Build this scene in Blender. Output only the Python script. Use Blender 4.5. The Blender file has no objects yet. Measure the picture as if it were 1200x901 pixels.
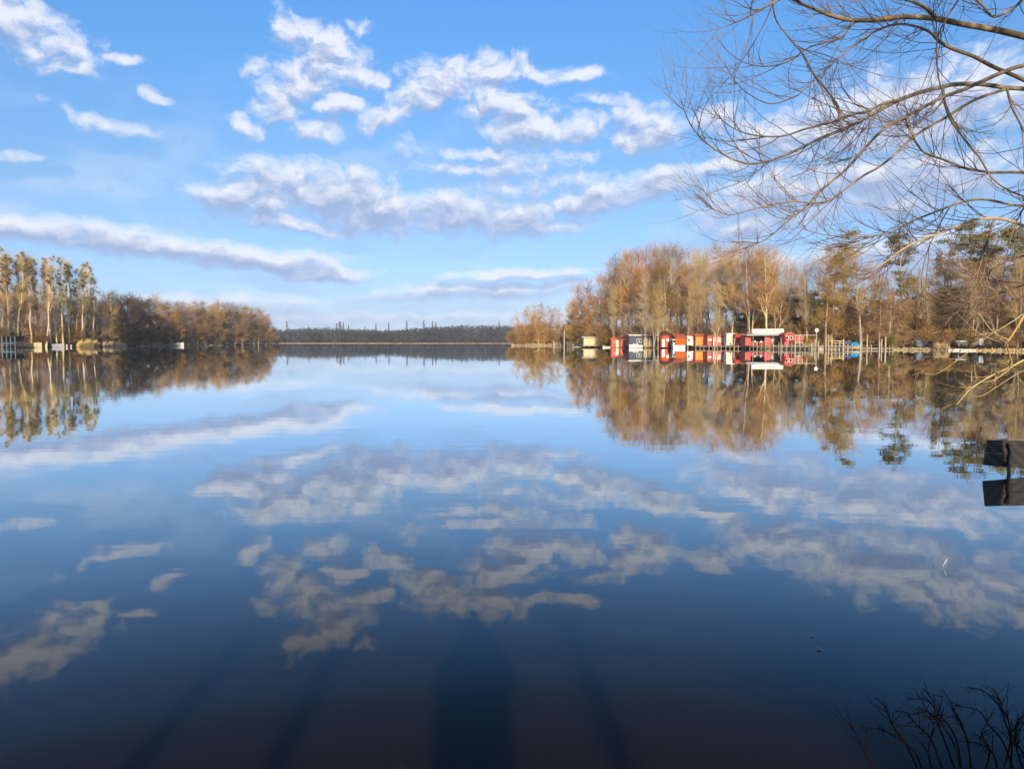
import bpy, bmesh, math, random
import numpy as np
from mathutils import Vector, Matrix, noise as mnoise

sc = bpy.context.scene
C = sc.collection
R = math.radians
random.seed(7)
rng = np.random.default_rng(7)

# ------------------------------------------------------------------ camera
F = 900.0                      # focal length in photograph pixels (1200 wide)
H = 2.0                        # eye height above the water
PITCH = R(3.148)
cam = bpy.data.cameras.new('camera')
cam.sensor_width = 36.0
cam.lens = 36.0 * F / 1200.0
cam.clip_start = 0.05
cam.clip_end = 20000
camo = bpy.data.objects.new('camera', cam)
camo.location = (0, 0, H)
camo.rotation_euler = (math.pi / 2 - PITCH, 0, 0)
C.objects.link(camo)
sc.camera = camo

SUN_EL = R(20.0)
SUN_AZ = R(2.2)                # the sun stands behind the camera, a touch to the right

# ------------------------------------------------------------------ sky
def direction(px, py):
    dx, dz = (px - 600) / F, (450.5 - py) / F
    c, s = math.cos(PITCH), math.sin(PITCH)
    return dx, c + dz * s, -s + dz * c

def at(px, py, Y):
    d = direction(px, py)
    k = Y / d[1]
    return Vector((d[0] * k, Y, H + d[2] * k))

def azel(px, py):
    d = direction(px, py)
    return (math.degrees(math.atan2(d[0], d[1])),
            math.degrees(math.atan2(d[2], math.hypot(d[0], d[1]))))

world = bpy.data.worlds.new('World')
sc.world = world
world.use_nodes = True
wt = world.node_tree
wt.nodes.clear()
wt_n, wt_l = wt.nodes, wt.links

def N(tree, kind, **kw):
    n = tree.nodes.new(kind)
    for k, v in kw.items():
        setattr(n, k, v)
    return n

def mth(tree, op, a, b=None, c=None, clamp=False):
    n = tree.nodes.new('ShaderNodeMath')
    n.operation = op
    n.use_clamp = clamp
    for i, v in enumerate((a, b, c)):
        if v is None:
            continue
        if isinstance(v, (int, float)):
            n.inputs[i].default_value = v
        else:
            tree.links.new(v, n.inputs[i])
    return n.outputs[0]

# clouds seen in the photograph: x, y, half width, half height (photo pixels), strength, tilt
CLOUDS = [
    (20, 30, 82, 34, 1.05, -14), (75, 44, 34, 12, .8, -8), (143, 68, 36, 5, .8, 2), (183, 112, 17, 9, .95, -20), (130, 146, 44, 12, .55, -12), (54, 114, 12, 8, .6, 0),
    (10, 185, 44, 7, .72, 0), (385, 62, 62, 26, 1.15, -22), (352, 96, 44, 26, 1.1, 12), (328, 122, 34, 22, 1.0, 12), (396, 124, 40, 10, 1.05, 6),
    (374, 150, 30, 16, 1.0, 14), (284, 149, 24, 11, 1.0, -22), (306, 82, 16, 12, .85, 15), (418, 30, 18, 9, .8, 0), (442, 96, 16, 12, .8, -40),
    (545, 86, 66, 22, 1.15, 3), (500, 110, 56, 22, 1.1, 22), (585, 122, 60, 24, 1.1, -12), (462, 132, 40, 15, 1.0, 18), (610, 152, 46, 20, 1.1, -8),
    (628, 88, 34, 8, 1.05, -8), (680, 88, 36, 9, 1.0, -4), (712, 115, 34, 8, .7, -8), (690, 150, 64, 14, 1.05, 6), (765, 158, 44, 20, 1.1, 3), (745, 138, 56, 14, .95, 6),
    (600, 194, 110, 13, .75, 4), (560, 178, 50, 9, .8, 0), (482, 172, 20, 13, .6, 0),
    (330, 200, 64, 16, 1.1, -4), (300, 232, 76, 26, 1.15, 4), (395, 228, 90, 32, 1.15, -2), (455, 250, 90, 26, 1.15, -2), (560, 252, 110, 24, 1.15, -3), (640, 264, 56, 12, 1.0, 0),
    (345, 262, 90, 12, 1.0, -6), (700, 234, 64, 20, 1.1, 10), (768, 216, 56, 18, 1.1, 8), (640, 215, 80, 12, .75, 5),
    (40, 268, 120, 17, 1.2, -3), (160, 284, 150, 18, 1.25, -5), (290, 303, 120, 15, 1.2, -4), (370, 320, 70, 11, 1.1, -3),
    (610, 322, 92, 7, 1.05, 2), (560, 342, 130, 11, .95, 2), (655, 336, 90, 9, .8, 2), (230, 352, 170, 8, .7, 0), (400, 372, 360, 10, .62, 0),
    (1080, 128, 210, 44, 1.2, 6), (930, 158, 90, 26, 1.1, 6), (842, 142, 44, 16, .95, 0), (905, 226, 100, 26, 1.1, 6), (1050, 215, 160, 34, 1.1, 4),
    (840, 196, 40, 9, .95, 0), (885, 262, 90, 15, .95, 4), (1060, 300, 190, 26, .95, 4), (905, 312, 90, 14, .9, 0),
]

def cloud_group():
    g = bpy.data.node_groups.new('cloud_density', 'ShaderNodeTree')
    g.interface.new_socket('Position', in_out='INPUT', socket_type='NodeSocketVector')
    g.interface.new_socket('Warp', in_out='INPUT', socket_type='NodeSocketVector')
    g.interface.new_socket('Density', in_out='OUTPUT', socket_type='NodeSocketFloat')
    i = g.nodes.new('NodeGroupInput')
    o = g.nodes.new('NodeGroupOutput')
    pos = g.nodes.new('ShaderNodeVectorMath')
    g.links.new(i.outputs[0], pos.inputs[0])
    g.links.new(i.outputs[1], pos.inputs[1])
    acc = None
    for (x, y, rx, ry, st, tilt) in CLOUDS:
        a, e = azel(x, y)
        a1, _ = azel(x + rx, y)
        _, e1 = azel(x, y - ry)
        m = N(g, 'ShaderNodeMapping', vector_type='TEXTURE')
        m.inputs['Location'].default_value = (a, e, 0)
        m.inputs['Rotation'].default_value = (0, 0, R(tilt))
        m.inputs['Scale'].default_value = (abs(a1 - a) * 1.22, abs(e1 - e) * 1.3, 1)
        if acc is None:
            g.links.new(pos.outputs[0], m.inputs['Vector'])
        else:                                   # a chain, one cloud after the other, keeps the shader stack small
            ch = N(g, 'ShaderNodeVectorMath', operation='MULTIPLY_ADD')
            ch.inputs[1].default_value = (0, 0, 1e-5)
            g.links.new(acc, ch.inputs[0]); g.links.new(pos.outputs[0], ch.inputs[2])
            g.links.new(ch.outputs[0], m.inputs['Vector'])
        ln = N(g, 'ShaderNodeVectorMath', operation='DOT_PRODUCT')
        g.links.new(m.outputs[0], ln.inputs[0])
        g.links.new(m.outputs[0], ln.inputs[1])
        v = mth(g, 'MULTIPLY_ADD', ln.outputs['Value'], -st * .9, st)
        acc = v if acc is None else mth(g, 'MAXIMUM', acc, v)
    # beyond the frame the same broken cloud goes on
    far = N(g, 'ShaderNodeTexNoise', noise_dimensions='2D')
    far.inputs['Scale'].default_value = .055
    far.inputs['Detail'].default_value = 2
    g.links.new(i.outputs[0], far.inputs['Vector'])
    fv = mth(g, 'MULTIPLY_ADD', far.outputs[0], 4.0, -2.1)
    sep = N(g, 'ShaderNodeSeparateXYZ')
    g.links.new(i.outputs[0], sep.inputs[0])
    ax = mth(g, 'ABSOLUTE', sep.outputs[0])
    oa = mth(g, 'MULTIPLY_ADD', ax, .2, -7.2, clamp=True)
    ob = mth(g, 'MULTIPLY_ADD', sep.outputs[1], .2, -4.9, clamp=True)
    out = mth(g, 'MAXIMUM', oa, ob)
    fo = mth(g, 'MULTIPLY_ADD', mth(g, 'SUBTRACT', 1.0, out), -3.0, fv)
    acc = mth(g, 'MAXIMUM', acc, fo)
    # billows
    st = N(g, 'ShaderNodeVectorMath', operation='MULTIPLY')
    st.inputs[1].default_value = (1, 1.5, 1)
    g.links.new(pos.outputs[0], st.inputs[0])
    nz = N(g, 'ShaderNodeTexNoise', noise_dimensions='2D')
    nz.inputs['Scale'].default_value = .5
    nz.inputs['Detail'].default_value = 6
    nz.inputs['Roughness'].default_value = .57
    g.links.new(st.outputs[0], nz.inputs['Vector'])
    acc = mth(g, 'MAXIMUM', acc, -1.0)
    amp = mth(g, 'MULTIPLY_ADD', sep.outputs[1], .115, .7)      # clouds near the horizon are seen edge on and look smoother
    amp = mth(g, 'MINIMUM', amp, 3.1)
    d = mth(g, 'MULTIPLY', mth(g, 'SUBTRACT', nz.outputs[0], .5), amp)
    d = mth(g, 'ADD', d, -.22)
    d = mth(g, 'ADD', d, acc)
    g.links.new(d, o.inputs[0])
    return g

tc = N(wt, 'ShaderNodeTexCoord')
sx = N(wt, 'ShaderNodeSeparateXYZ')
wt_l.new(tc.outputs['Generated'], sx.inputs[0])
az = mth(wt, 'MULTIPLY', mth(wt, 'ARCTAN2', sx.outputs[0], sx.outputs[1]), 57.2958)
el = mth(wt, 'MULTIPLY', mth(wt, 'ARCSINE', sx.outputs[2]), 57.2958)
pos = N(wt, 'ShaderNodeCombineXYZ')
wt_l.new(az, pos.inputs[0]); wt_l.new(el, pos.inputs[1])
wn = N(wt, 'ShaderNodeTexNoise', noise_dimensions='2D')
wn.inputs['Scale'].default_value = .3
wn.inputs['Detail'].default_value = 3
wt_l.new(pos.outputs[0], wn.inputs['Vector'])
wv = N(wt, 'ShaderNodeVectorMath', operation='MULTIPLY_ADD')
wv.inputs[1].default_value = (2.6, 1.3, 0); wv.inputs[2].default_value = (-1.3, -.65, 0)
wt_l.new(wn.outputs['Color'], wv.inputs[0])
cg = cloud_group()
def density(offset):
    n = N(wt, 'ShaderNodeGroup'); n.node_tree = cg
    a = N(wt, 'ShaderNodeVectorMath', operation='ADD'); a.inputs[1].default_value = offset
    wt_l.new(pos.outputs[0], a.inputs[0])
    wt_l.new(a.outputs[0], n.inputs[0]); wt_l.new(wv.outputs[0], n.inputs[1])
    return n.outputs[0]
D0 = density((0, 0, 0))
D1 = density((.2, .7, 0))
cover = N(wt, 'ShaderNodeMapRange', interpolation_type='SMOOTHSTEP')
cover.inputs['From Min'].default_value = -.32; cover.inputs['From Max'].default_value = 1.0
cover.inputs['To Max'].default_value = .92
wt_l.new(D0, cover.inputs[0])
lit = mth(wt, 'SUBTRACT', D0, D1)
lit = mth(wt, 'MULTIPLY_ADD', lit, 1.0, .72)
thick = mth(wt, 'MULTIPLY_ADD', D0, -.36, .17)
lit = mth(wt, 'ADD', lit, thick)
low = mth(wt, 'MULTIPLY_ADD', sx.outputs[2], 2.0, -.66)      # towards the horizon one sees more of the grey undersides
lit = mth(wt, 'ADD', lit, mth(wt, 'MINIMUM', low, 0.0), clamp=True)
vs_ = N(wt, 'ShaderNodeVectorMath', operation='MULTIPLY'); vs_.inputs[1].default_value = (.9, 2.4, 1)
wt_l.new(pos.outputs[0], vs_.inputs[0])
vn = N(wt, 'ShaderNodeTexNoise', noise_dimensions='2D'); vn.inputs['Scale'].default_value = .11; vn.inputs['Detail'].default_value = 5
wt_l.new(vs_.outputs[0], vn.inputs['Vector'])
veil = N(wt, 'ShaderNodeMapRange', interpolation_type='SMOOTHSTEP')
veil.inputs['From Min'].default_value = .42; veil.inputs['From Max'].default_value = .72; veil.inputs['To Max'].default_value = .30
wt_l.new(vn.outputs[0], veil.inputs[0])
cc = N(wt, 'ShaderNodeValToRGB')
cr = cc.color_ramp
cr.elements[0].position = 0.05; cr.elements[0].color = (2.7, 3.35, 5.1, 1)
cr.elements[1].position = .95; cr.elements[1].color = (6.3, 6.5, 7.2, 1)
e = cr.elements.new(.45); e.color = (4.1, 4.6, 6.0, 1)
wt_l.new(lit, cc.inputs[0])
sky = N(wt, 'ShaderNodeTexSky', sky_type='NISHITA')
sky.sun_disc = False
sky.sun_elevation = SUN_EL
sky.sun_rotation = math.pi - SUN_AZ
sky.altitude = 100; sky.air_density = 1.0; sky.dust_density = .6; sky.ozone_density = 2.0
tint = N(wt, 'ShaderNodeMix', data_type='RGBA', blend_type='MULTIPLY')
tint.inputs[0].default_value = 1.0
# the phone camera's saturated blue: colour response by height above the horizon
tr = N(wt, 'ShaderNodeValToRGB')
tr.color_ramp.elements[0].position = .0; tr.color_ramp.elements[0].color = (.62, .82, 1.5, 1)
tr.color_ramp.elements[1].position = .45; tr.color_ramp.elements[1].color = (.58, 1.10, 1.53, 1)
tre = tr.color_ramp.elements.new(.19); tre.color = (.66, .83, 1.02, 1)
tre = tr.color_ramp.elements.new(.045); tre.color = (.58, .69, 1.10, 1)
wt_l.new(sx.outputs[2], tr.inputs[0])
wt_l.new(tr.outputs[0], tint.inputs[7])
wt_l.new(sky.outputs[0], tint.inputs[6])
mx = N(wt, 'ShaderNodeMix', data_type='RGBA')
vlow = mth(wt, 'MULTIPLY_ADD', el, -.09, 1.75, clamp=True)          # thin veil, thinning out above twenty degrees
wt_l.new(mth(wt, 'MAXIMUM', cover.outputs[0], mth(wt, 'MULTIPLY', veil.outputs[0], vlow)), mx.inputs[0])
wt_l.new(tint.outputs[2], mx.inputs[6])
wt_l.new(cc.outputs[0], mx.inputs[7])
bg = N(wt, 'ShaderNodeBackground')
bg.inputs[1].default_value = .111
wt_l.new(mx.outputs[2], bg.inputs[0])
wo = N(wt, 'ShaderNodeOutputWorld')
wt_l.new(bg.outputs[0], wo.inputs[0])
world.cycles.sampling_method = 'MANUAL'
world.cycles.sample_map_resolution = 256

# ------------------------------------------------------------------ sun, exposure
sun = bpy.data.lights.new('sun', 'SUN')
sun.energy = 5.0
sun.angle = R(.53)
sun.color = (1.0, .84, .62)
suno = bpy.data.objects.new('sun', sun)
suno.rotation_euler = (math.pi / 2 - SUN_EL, 0, SUN_AZ)   # light travels along +Y and down
C.objects.link(suno)
sc.view_settings.view_transform = 'Standard'
sc.view_settings.look = 'None'
sc.view_settings.exposure = .35
sc.view_settings.gamma = 1
sc.cycles.max_bounces = 6
sc.cycles.diffuse_bounces = 2
sc.cycles.glossy_bounces = 3
sc.cycles.transparent_max_bounces = 8
sc.cycles.use_adaptive_sampling = True
sc.cycles.adaptive_threshold = .02
sc.cycles.use_denoising = True
HAZE = .0001

# ------------------------------------------------------------------ materials
def material(name, col, rough=.85, vary=0., spec=.3, noise=0., nscale=4., metal=0., bump=0.):
    """plain procedural surface: base colour, a grain of noise, and a hue/value spread from object to object"""
    m = bpy.data.materials.new(name)
    m.use_nodes = True
    t = m.node_tree
    b = t.nodes['Principled BSDF']
    b.inputs['Roughness'].default_value = rough
    b.inputs['Specular IOR Level'].default_value = spec
    b.inputs['Metallic'].default_value = metal
    src = None
    rgb = N(t, 'ShaderNodeRGB'); rgb.outputs[0].default_value = (*col, 1)
    src = rgb.outputs[0]
    if noise > 0:
        co = N(t, 'ShaderNodeTexCoord')
        nz = N(t, 'ShaderNodeTexNoise')
        nz.inputs['Scale'].default_value = nscale
        nz.inputs['Detail'].default_value = 4
        t.links.new(co.outputs['Object'], nz.inputs['Vector'])
        mr = N(t, 'ShaderNodeMapRange')
        mr.inputs['From Min'].default_value = .3; mr.inputs['From Max'].default_value = .7
        mr.inputs['To Min'].default_value = 1 - noise; mr.inputs['To Max'].default_value = 1 + noise
        t.links.new(nz.outputs[0], mr.inputs[0])
        hs = N(t, 'ShaderNodeHueSaturation')
        t.links.new(mr.outputs[0], hs.inputs['Value'])
        t.links.new(src, hs.inputs['Color'])
        src = hs.outputs[0]
        if bump > 0:
            bp = N(t, 'ShaderNodeBump'); bp.inputs['Distance'].default_value = bump
            t.links.new(nz.outputs[0], bp.inputs['Height'])
            t.links.new(bp.outputs[0], b.inputs['Normal'])
    if vary > 0:
        oi = N(t, 'ShaderNodeObjectInfo')
        hs = N(t, 'ShaderNodeHueSaturation')
        v = mth(t, 'MULTIPLY_ADD', oi.outputs['Random'], vary * 2, 1 - vary)
        r2 = mth(t, 'FRACT', mth(t, 'MULTIPLY', oi.outputs['Random'], 17.3))
        h = mth(t, 'MULTIPLY_ADD', r2, .03, .485)
        r3 = mth(t, 'FRACT', mth(t, 'MULTIPLY', oi.outputs['Random'], 7.7))
        s = mth(t, 'MULTIPLY_ADD', r3, .35, .8)
        t.links.new(v, hs.inputs['Value']); t.links.new(h, hs.inputs['Hue']); t.links.new(s, hs.inputs['Saturation'])
        t.links.new(src, hs.inputs['Color'])
        src = hs.outputs[0]
    t.links.new(src, b.inputs['Base Color'])
    return m

M = {}
M['bark'] = material('bark', (.42, .32, .20), .9, .22, .2, .35, 1.5)
M['pale_bark'] = material('pale_bark', (.56, .43, .25), .9, .15, .2, .3, 1.2)
M['twig'] = material('twig', (.50, .275, .10), .85, .28, .2, .25, .25)
M['umber_twig'] = material('umber_twig', (.27, .165, .075), .85, .3, .2, .25, .25)
M['pale_twig'] = material('pale_twig', (.62, .45, .19), .85, .2, .2, .25, .25)
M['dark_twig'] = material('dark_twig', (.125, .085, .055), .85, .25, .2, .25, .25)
M['grey_twig'] = material('grey_twig', (.52, .36, .17), .85, .2, .2, .25, .25)
M['leaf_brown'] = material('leaf_brown', (.40, .25, .10), .9, .25, .2, .35, .4)
M['pine_bark'] = material('pine_bark', (.34, .22, .13), .9, .15, .2, .3, 1.5)
M['needle'] = material('needle', (.19, .165, .055), .8, .25, .2, .4, .5)
M['dark_needle'] = material('dark_needle', (.075, .09, .03), .8, .25, .2, .4, .5)
M['mistletoe'] = material('mistletoe', (.11, .115, .04), .8, .2, .2)
M['reed'] = material('reed', (.66, .46, .24), .8, .1, .2, .2, .3)
M['far_wood'] = material('far_wood', (.06, .058, .058), .95, 0, .1, .5, .02)
M['ground'] = material('ground', (.17, .115, .07), .95, 0, .1, .45, .08)
M['cream'] = material('cream_paint', (.52, .44, .26), .7, 0, .3, .1, 1.5)
M['wood'] = material('weathered_wood', (.42, .32, .2), .85, .12, .2, .25, 2.)
M['pale_wood'] = material('pale_wood', (.40, .32, .21), .8, .12, .2, .2, 2.)
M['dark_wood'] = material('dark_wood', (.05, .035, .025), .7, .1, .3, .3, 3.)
M['red'] = material('red_paint', (.46, .03, .022), .6, .06, .35, .12, 1.)
M['rust_red'] = material('rust_red_paint', (.42, .075, .028), .7, .06, .3, .15, 1.)
M['roof_red'] = material('red_roof_felt', (.36, .10, .06), .85, 0, .2, .25, .7)
M['orange'] = material('orange_paint', (.62, .23, .035), .6, 0, .3, .1, 1.)
M['white'] = material('white_paint', (.6, .57, .5), .55, .04, .4, .08, 2.)
M['offwhite'] = material('pale_green_paint', (.5, .5, .4), .6, .04, .4, .08, 2.)
M['navy'] = material('navy_paint', (.022, .032, .065), .5, 0, .4, .2, 1.)
M['blue'] = material('blue_tarpaulin', (.05, .2, .48), .5, .05, .4, .2, 1.5)
M['darkglass'] = material('dark_glass', (.015, .02, .03), .15, 0, .5)
M['grey'] = material('grey_paint', (.3, .31, .32), .6, .1, .3, .15, 2.)
M['bluegrey'] = material('blue_grey_hull', (.11, .16, .2), .6, .1, .3, .15, 2.)
M['black'] = material('black_rubber', (.02, .02, .02), .7)
M['skin'] = material('skin', (.55, .33, .24), .6)
M['jeans'] = material('jeans', (.04, .055, .1), .9)
M['jacket'] = material('jacket', (.03, .03, .035), .85)
M['whitecloth'] = material('white_cloth', (.75, .73, .7), .9)
M['brown_tree'] = material('willow_bark', (.25, .19, .115), .8, .1, .25, .4, 9., bump=.01)
M['willow_twig'] = material('willow_twig', (.20, .125, .07), .6, .25, .3, .4, 3.)
M['tan_twig'] = material('sunlit_tan_bark', (.50, .34, .13), .7, .05, .3, .25, 6.)  # paler copy of the willow bark, sunlight put into its colour
M['black_twig'] = material('black_twig', (.010, .007, .006), .9, .1, .04)  # the shade over the corner bush is put into this near-black bark

# ------------------------------------------------------------------ object helpers
def put(o, parent=None):
    C.objects.link(o)
    if parent is not None:
        o.parent = parent
    return o

def tag(o, label=None, cat=None, group=None, kind=None):
    if label: o['label'] = label
    if cat: o['category'] = cat
    if group: o['group'] = group
    if kind: o['kind'] = kind
    return o

def empty(name, loc, label, cat, group=None, rz=0.):
    o = bpy.data.objects.new(name, None)
    o.empty_display_size = .3
    o.location = loc
    o.rotation_euler = (0, 0, rz)
    C.objects.link(o)
    return tag(o, label, cat, group)

def mesh_from(name, verts, faces, mat, smooth=False):
    """verts (n,3) array, faces: list of (k, array of index rows with k columns)"""
    me = bpy.data.meshes.new(name)
    v = np.asarray(verts, dtype=np.float32).reshape(-1, 3)
    groups = [f for f in faces if len(f)]
    nl = sum(f.size for f in groups); nf = sum(len(f) for f in groups)
    me.vertices.add(len(v)); me.loops.add(nl); me.polygons.add(nf)
    me.vertices.foreach_set('co', v.ravel())
    me.loops.foreach_set('vertex_index', np.concatenate([f.ravel() for f in groups]).astype(np.int32))
    starts, s = [], 0
    for f in groups:
        k = f.shape[1]
        starts.append(np.arange(len(f)) * k + s); s += f.size
    me.polygons.foreach_set('loop_start', np.concatenate(starts).astype(np.int32))
    me.update(calc_edges=True)
    if smooth:
        me.polygons.foreach_set('use_smooth', np.ones(nf, dtype=bool))
    for m in (mat if isinstance(mat, (list, tuple)) else [mat]):
        me.materials.append(m)
    return me

def obj(name, me, parent=None, **kw):
    o = bpy.data.objects.new(name, me)
    put(o, parent)
    tag(o, **kw)
    return o

class MB:
    """collects boxes, prisms and tubes into one mesh"""
    def __init__(s): s.v = []; s.f = []
    def add(s, vs, fs):
        b = len(s.v); s.v += [tuple(p) for p in vs]; s.f += [tuple(b + i for i in f) for f in fs]; return s
    def box(s, c, d, rz=0., rx=0.):
        M_ = Matrix.Translation(c) @ Matrix.Rotation(rz, 4, 'Z') @ Matrix.Rotation(rx, 4, 'X')
        vs = [M_ @ Vector((x * d[0] / 2, y * d[1] / 2, z * d[2] / 2)) for x in (-1, 1) for y in (-1, 1) for z in (-1, 1)]
        return s.add(vs, [(0, 1, 3, 2), (4, 6, 7, 5), (0, 4, 5, 1), (2, 3, 7, 6), (0, 2, 6, 4), (1, 5, 7, 3)])
    def prism(s, prof, y0, y1):            # profile in x,z extruded along y
        n = len(prof)
        vs = [(x, y0, z) for x, z in prof] + [(x, y1, z) for x, z in prof]
        return s.add(vs, [tuple(range(n))[::-1], tuple(range(n, 2 * n))] + [(i, (i + 1) % n, n + (i + 1) % n, n + i) for i in range(n)])
    def tube(s, pts, rad, n=8):
        pts = [Vector(p) for p in pts]
        rad = rad if isinstance(rad, (list, tuple)) else [rad] * len(pts)
        rings = []
        for i, p in enumerate(pts):
            t = (pts[min(i + 1, len(pts) - 1)] - pts[max(i - 1, 0)]).normalized()
            u = t.cross(Vector((.3, .1, 1)) if abs(t.z) < .9 else Vector((1, .1, 0))).normalized()
            w = t.cross(u)
            rings += [p + (u * math.cos(2 * math.pi * k / n) + w * math.sin(2 * math.pi * k / n)) * rad[i] for k in range(n)]
        fs = [(i * n + k, i * n + (k + 1) % n, (i + 1) * n + (k + 1) % n, (i + 1) * n + k) for i in range(len(pts) - 1) for k in range(n)]
        fs += [tuple(range(n))[::-1], tuple(range((len(pts) - 1) * n, len(pts) * n))]
        return s.add(rings, fs)
    def lathe(s, prof, c=(0, 0, 0), n=16):     # (r, z) profile
        vs = [(c[0] + r * math.cos(2 * math.pi * k / n), c[1] + r * math.sin(2 * math.pi * k / n), c[2] + z) for r, z in prof for k in range(n)]
        fs = [(i * n + k, i * n + (k + 1) % n, (i + 1) * n + (k + 1) % n, (i + 1) * n + k) for i in range(len(prof) - 1) for k in range(n)]
        return s.add(vs, fs)
    def mesh(s, name, mat, smooth=False):
        me = bpy.data.meshes.new(name)
        me.from_pydata(s.v, [], s.f)
        bm = bmesh.new(); bm.from_mesh(me)
        bmesh.ops.recalc_face_normals(bm, faces=bm.faces); bm.to_mesh(me); bm.free()
        if smooth:
            for p in me.polygons: p.use_smooth = True
        me.materials.append(mat); me.update()
        return me
    def build(s, name, mat, parent=None, smooth=False, **kw):
        return obj(name, s.mesh(name, mat, smooth), parent, **kw)

# ------------------------------------------------------------------ shores and ground
RIGHT_SHORE = [(588, 470), (600, 445), (656, 440), (662, 335), (700, 292), (760, 264), (830, 246), (900, 226), (960, 210),
               (1060, 199), (1140, 182), (1200, 170), (1320, 150), (1600, 118), (2100, 72), (2600, 46)]
LEFT_SHORE = [(328, 640), (318, 560), (262, 500), (200, 430), (150, 370), (110, 330), (60, 305), (0, 285), (-120, 255), (-400, 190), (-900, 105)]

def shore_y(px, tab):
    xs = sorted(tab)
    return float(np.interp(px, [a for a, b in xs], [b for a, b in xs]))
def X(px, Y): return (px - 600) / F * Y

lake = [(X(p, y), y) for p, y in reversed(RIGHT_SHORE)]
lake += [(30, 520), (170, 760), (420, 1100), (520, 1260), (100, 1290), (-300, 1270), (-560, 1290), (-520, 1000), (-300, 800)]
lake += [(X(p, y), y) for p, y in LEFT_SHORE]
lake += [(-80, 30), (-20, 6), (-5, 2.6), (-1, 2.1), (1.0, 2.2), (1.7, 2.75), (2.6, 3.6), (4.6, 6.2), (7, 10), (14, 17), (40, 32)]
LK = np.array(lake)

def lake_distance(P):
    """signed distance to the lake edge, positive on land"""
    A = LK; B = np.roll(LK, -1, axis=0)
    d = np.full(len(P), 1e9); inside = np.zeros(len(P), bool)
    for a, b in zip(A, B):
        ab = b - a; ap = P - a
        t = np.clip((ap @ ab) / (ab @ ab), 0, 1)
        d = np.minimum(d, np.hypot(*(ap - t[:, None] * ab).T))
        c = ((a[1] > P[:, 1]) != (b[1] > P[:, 1])) & (P[:, 0] < (b[0] - a[0]) * (P[:, 1] - a[1]) / (b[1] - a[1] + 1e-12) + a[0])
        inside ^= c
    return np.where(inside, -d, d)

def ground_height(P):
    d = lake_distance(P)
    land = .55 * (1 - np.exp(-d / 1.3)) + np.clip(d - 20, 0, 400) * .012
    hill = np.exp(-((P[:, 0] - 240) / 130) ** 2 - ((P[:, 1] - 330) / 140) ** 2) * 14
    far = np.clip((P[:, 1] - 1320) / 500, 0, 1) * 3
    w = 3 * np.sin(P[:, 0] * .011 + 1) * np.sin(P[:, 1] * .009) * np.clip(d / 120, 0, 1) * .35
    return np.where(d > 0, land + hill * np.clip(d / 40, 0, 1) + far + w, np.maximum(d * .35, -2.5) - .06)

rs = np.concatenate([[0.], np.geomspace(.6, 7200, 190)])
th = np.linspace(0, 2 * np.pi, 361)[:-1]
# finer spokes where the photograph looks
th = np.concatenate([np.linspace(R(50), R(130), 300, endpoint=False), np.linspace(R(130), R(410), 160, endpoint=False)])
nr, nt = len(rs), len(th)
G = np.stack([np.outer(rs, np.cos(th)).ravel(), np.outer(rs, np.sin(th)).ravel()], 1)
gz = ground_height(G)
ii, jj = np.meshgrid(np.arange(nr - 1), np.arange(nt), indexing='ij')
q = np.stack([ii * nt + jj, (ii + 1) * nt + jj, (ii + 1) * nt + (jj + 1) % nt, ii * nt + (jj + 1) % nt], -1).reshape(-1, 4)
obj('ground', mesh_from('ground', np.column_stack([G, gz]), [q], M['ground'], True), kind='structure')
def gh(x, y): return float(ground_height(np.array([[x, y]]))[0])

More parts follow.
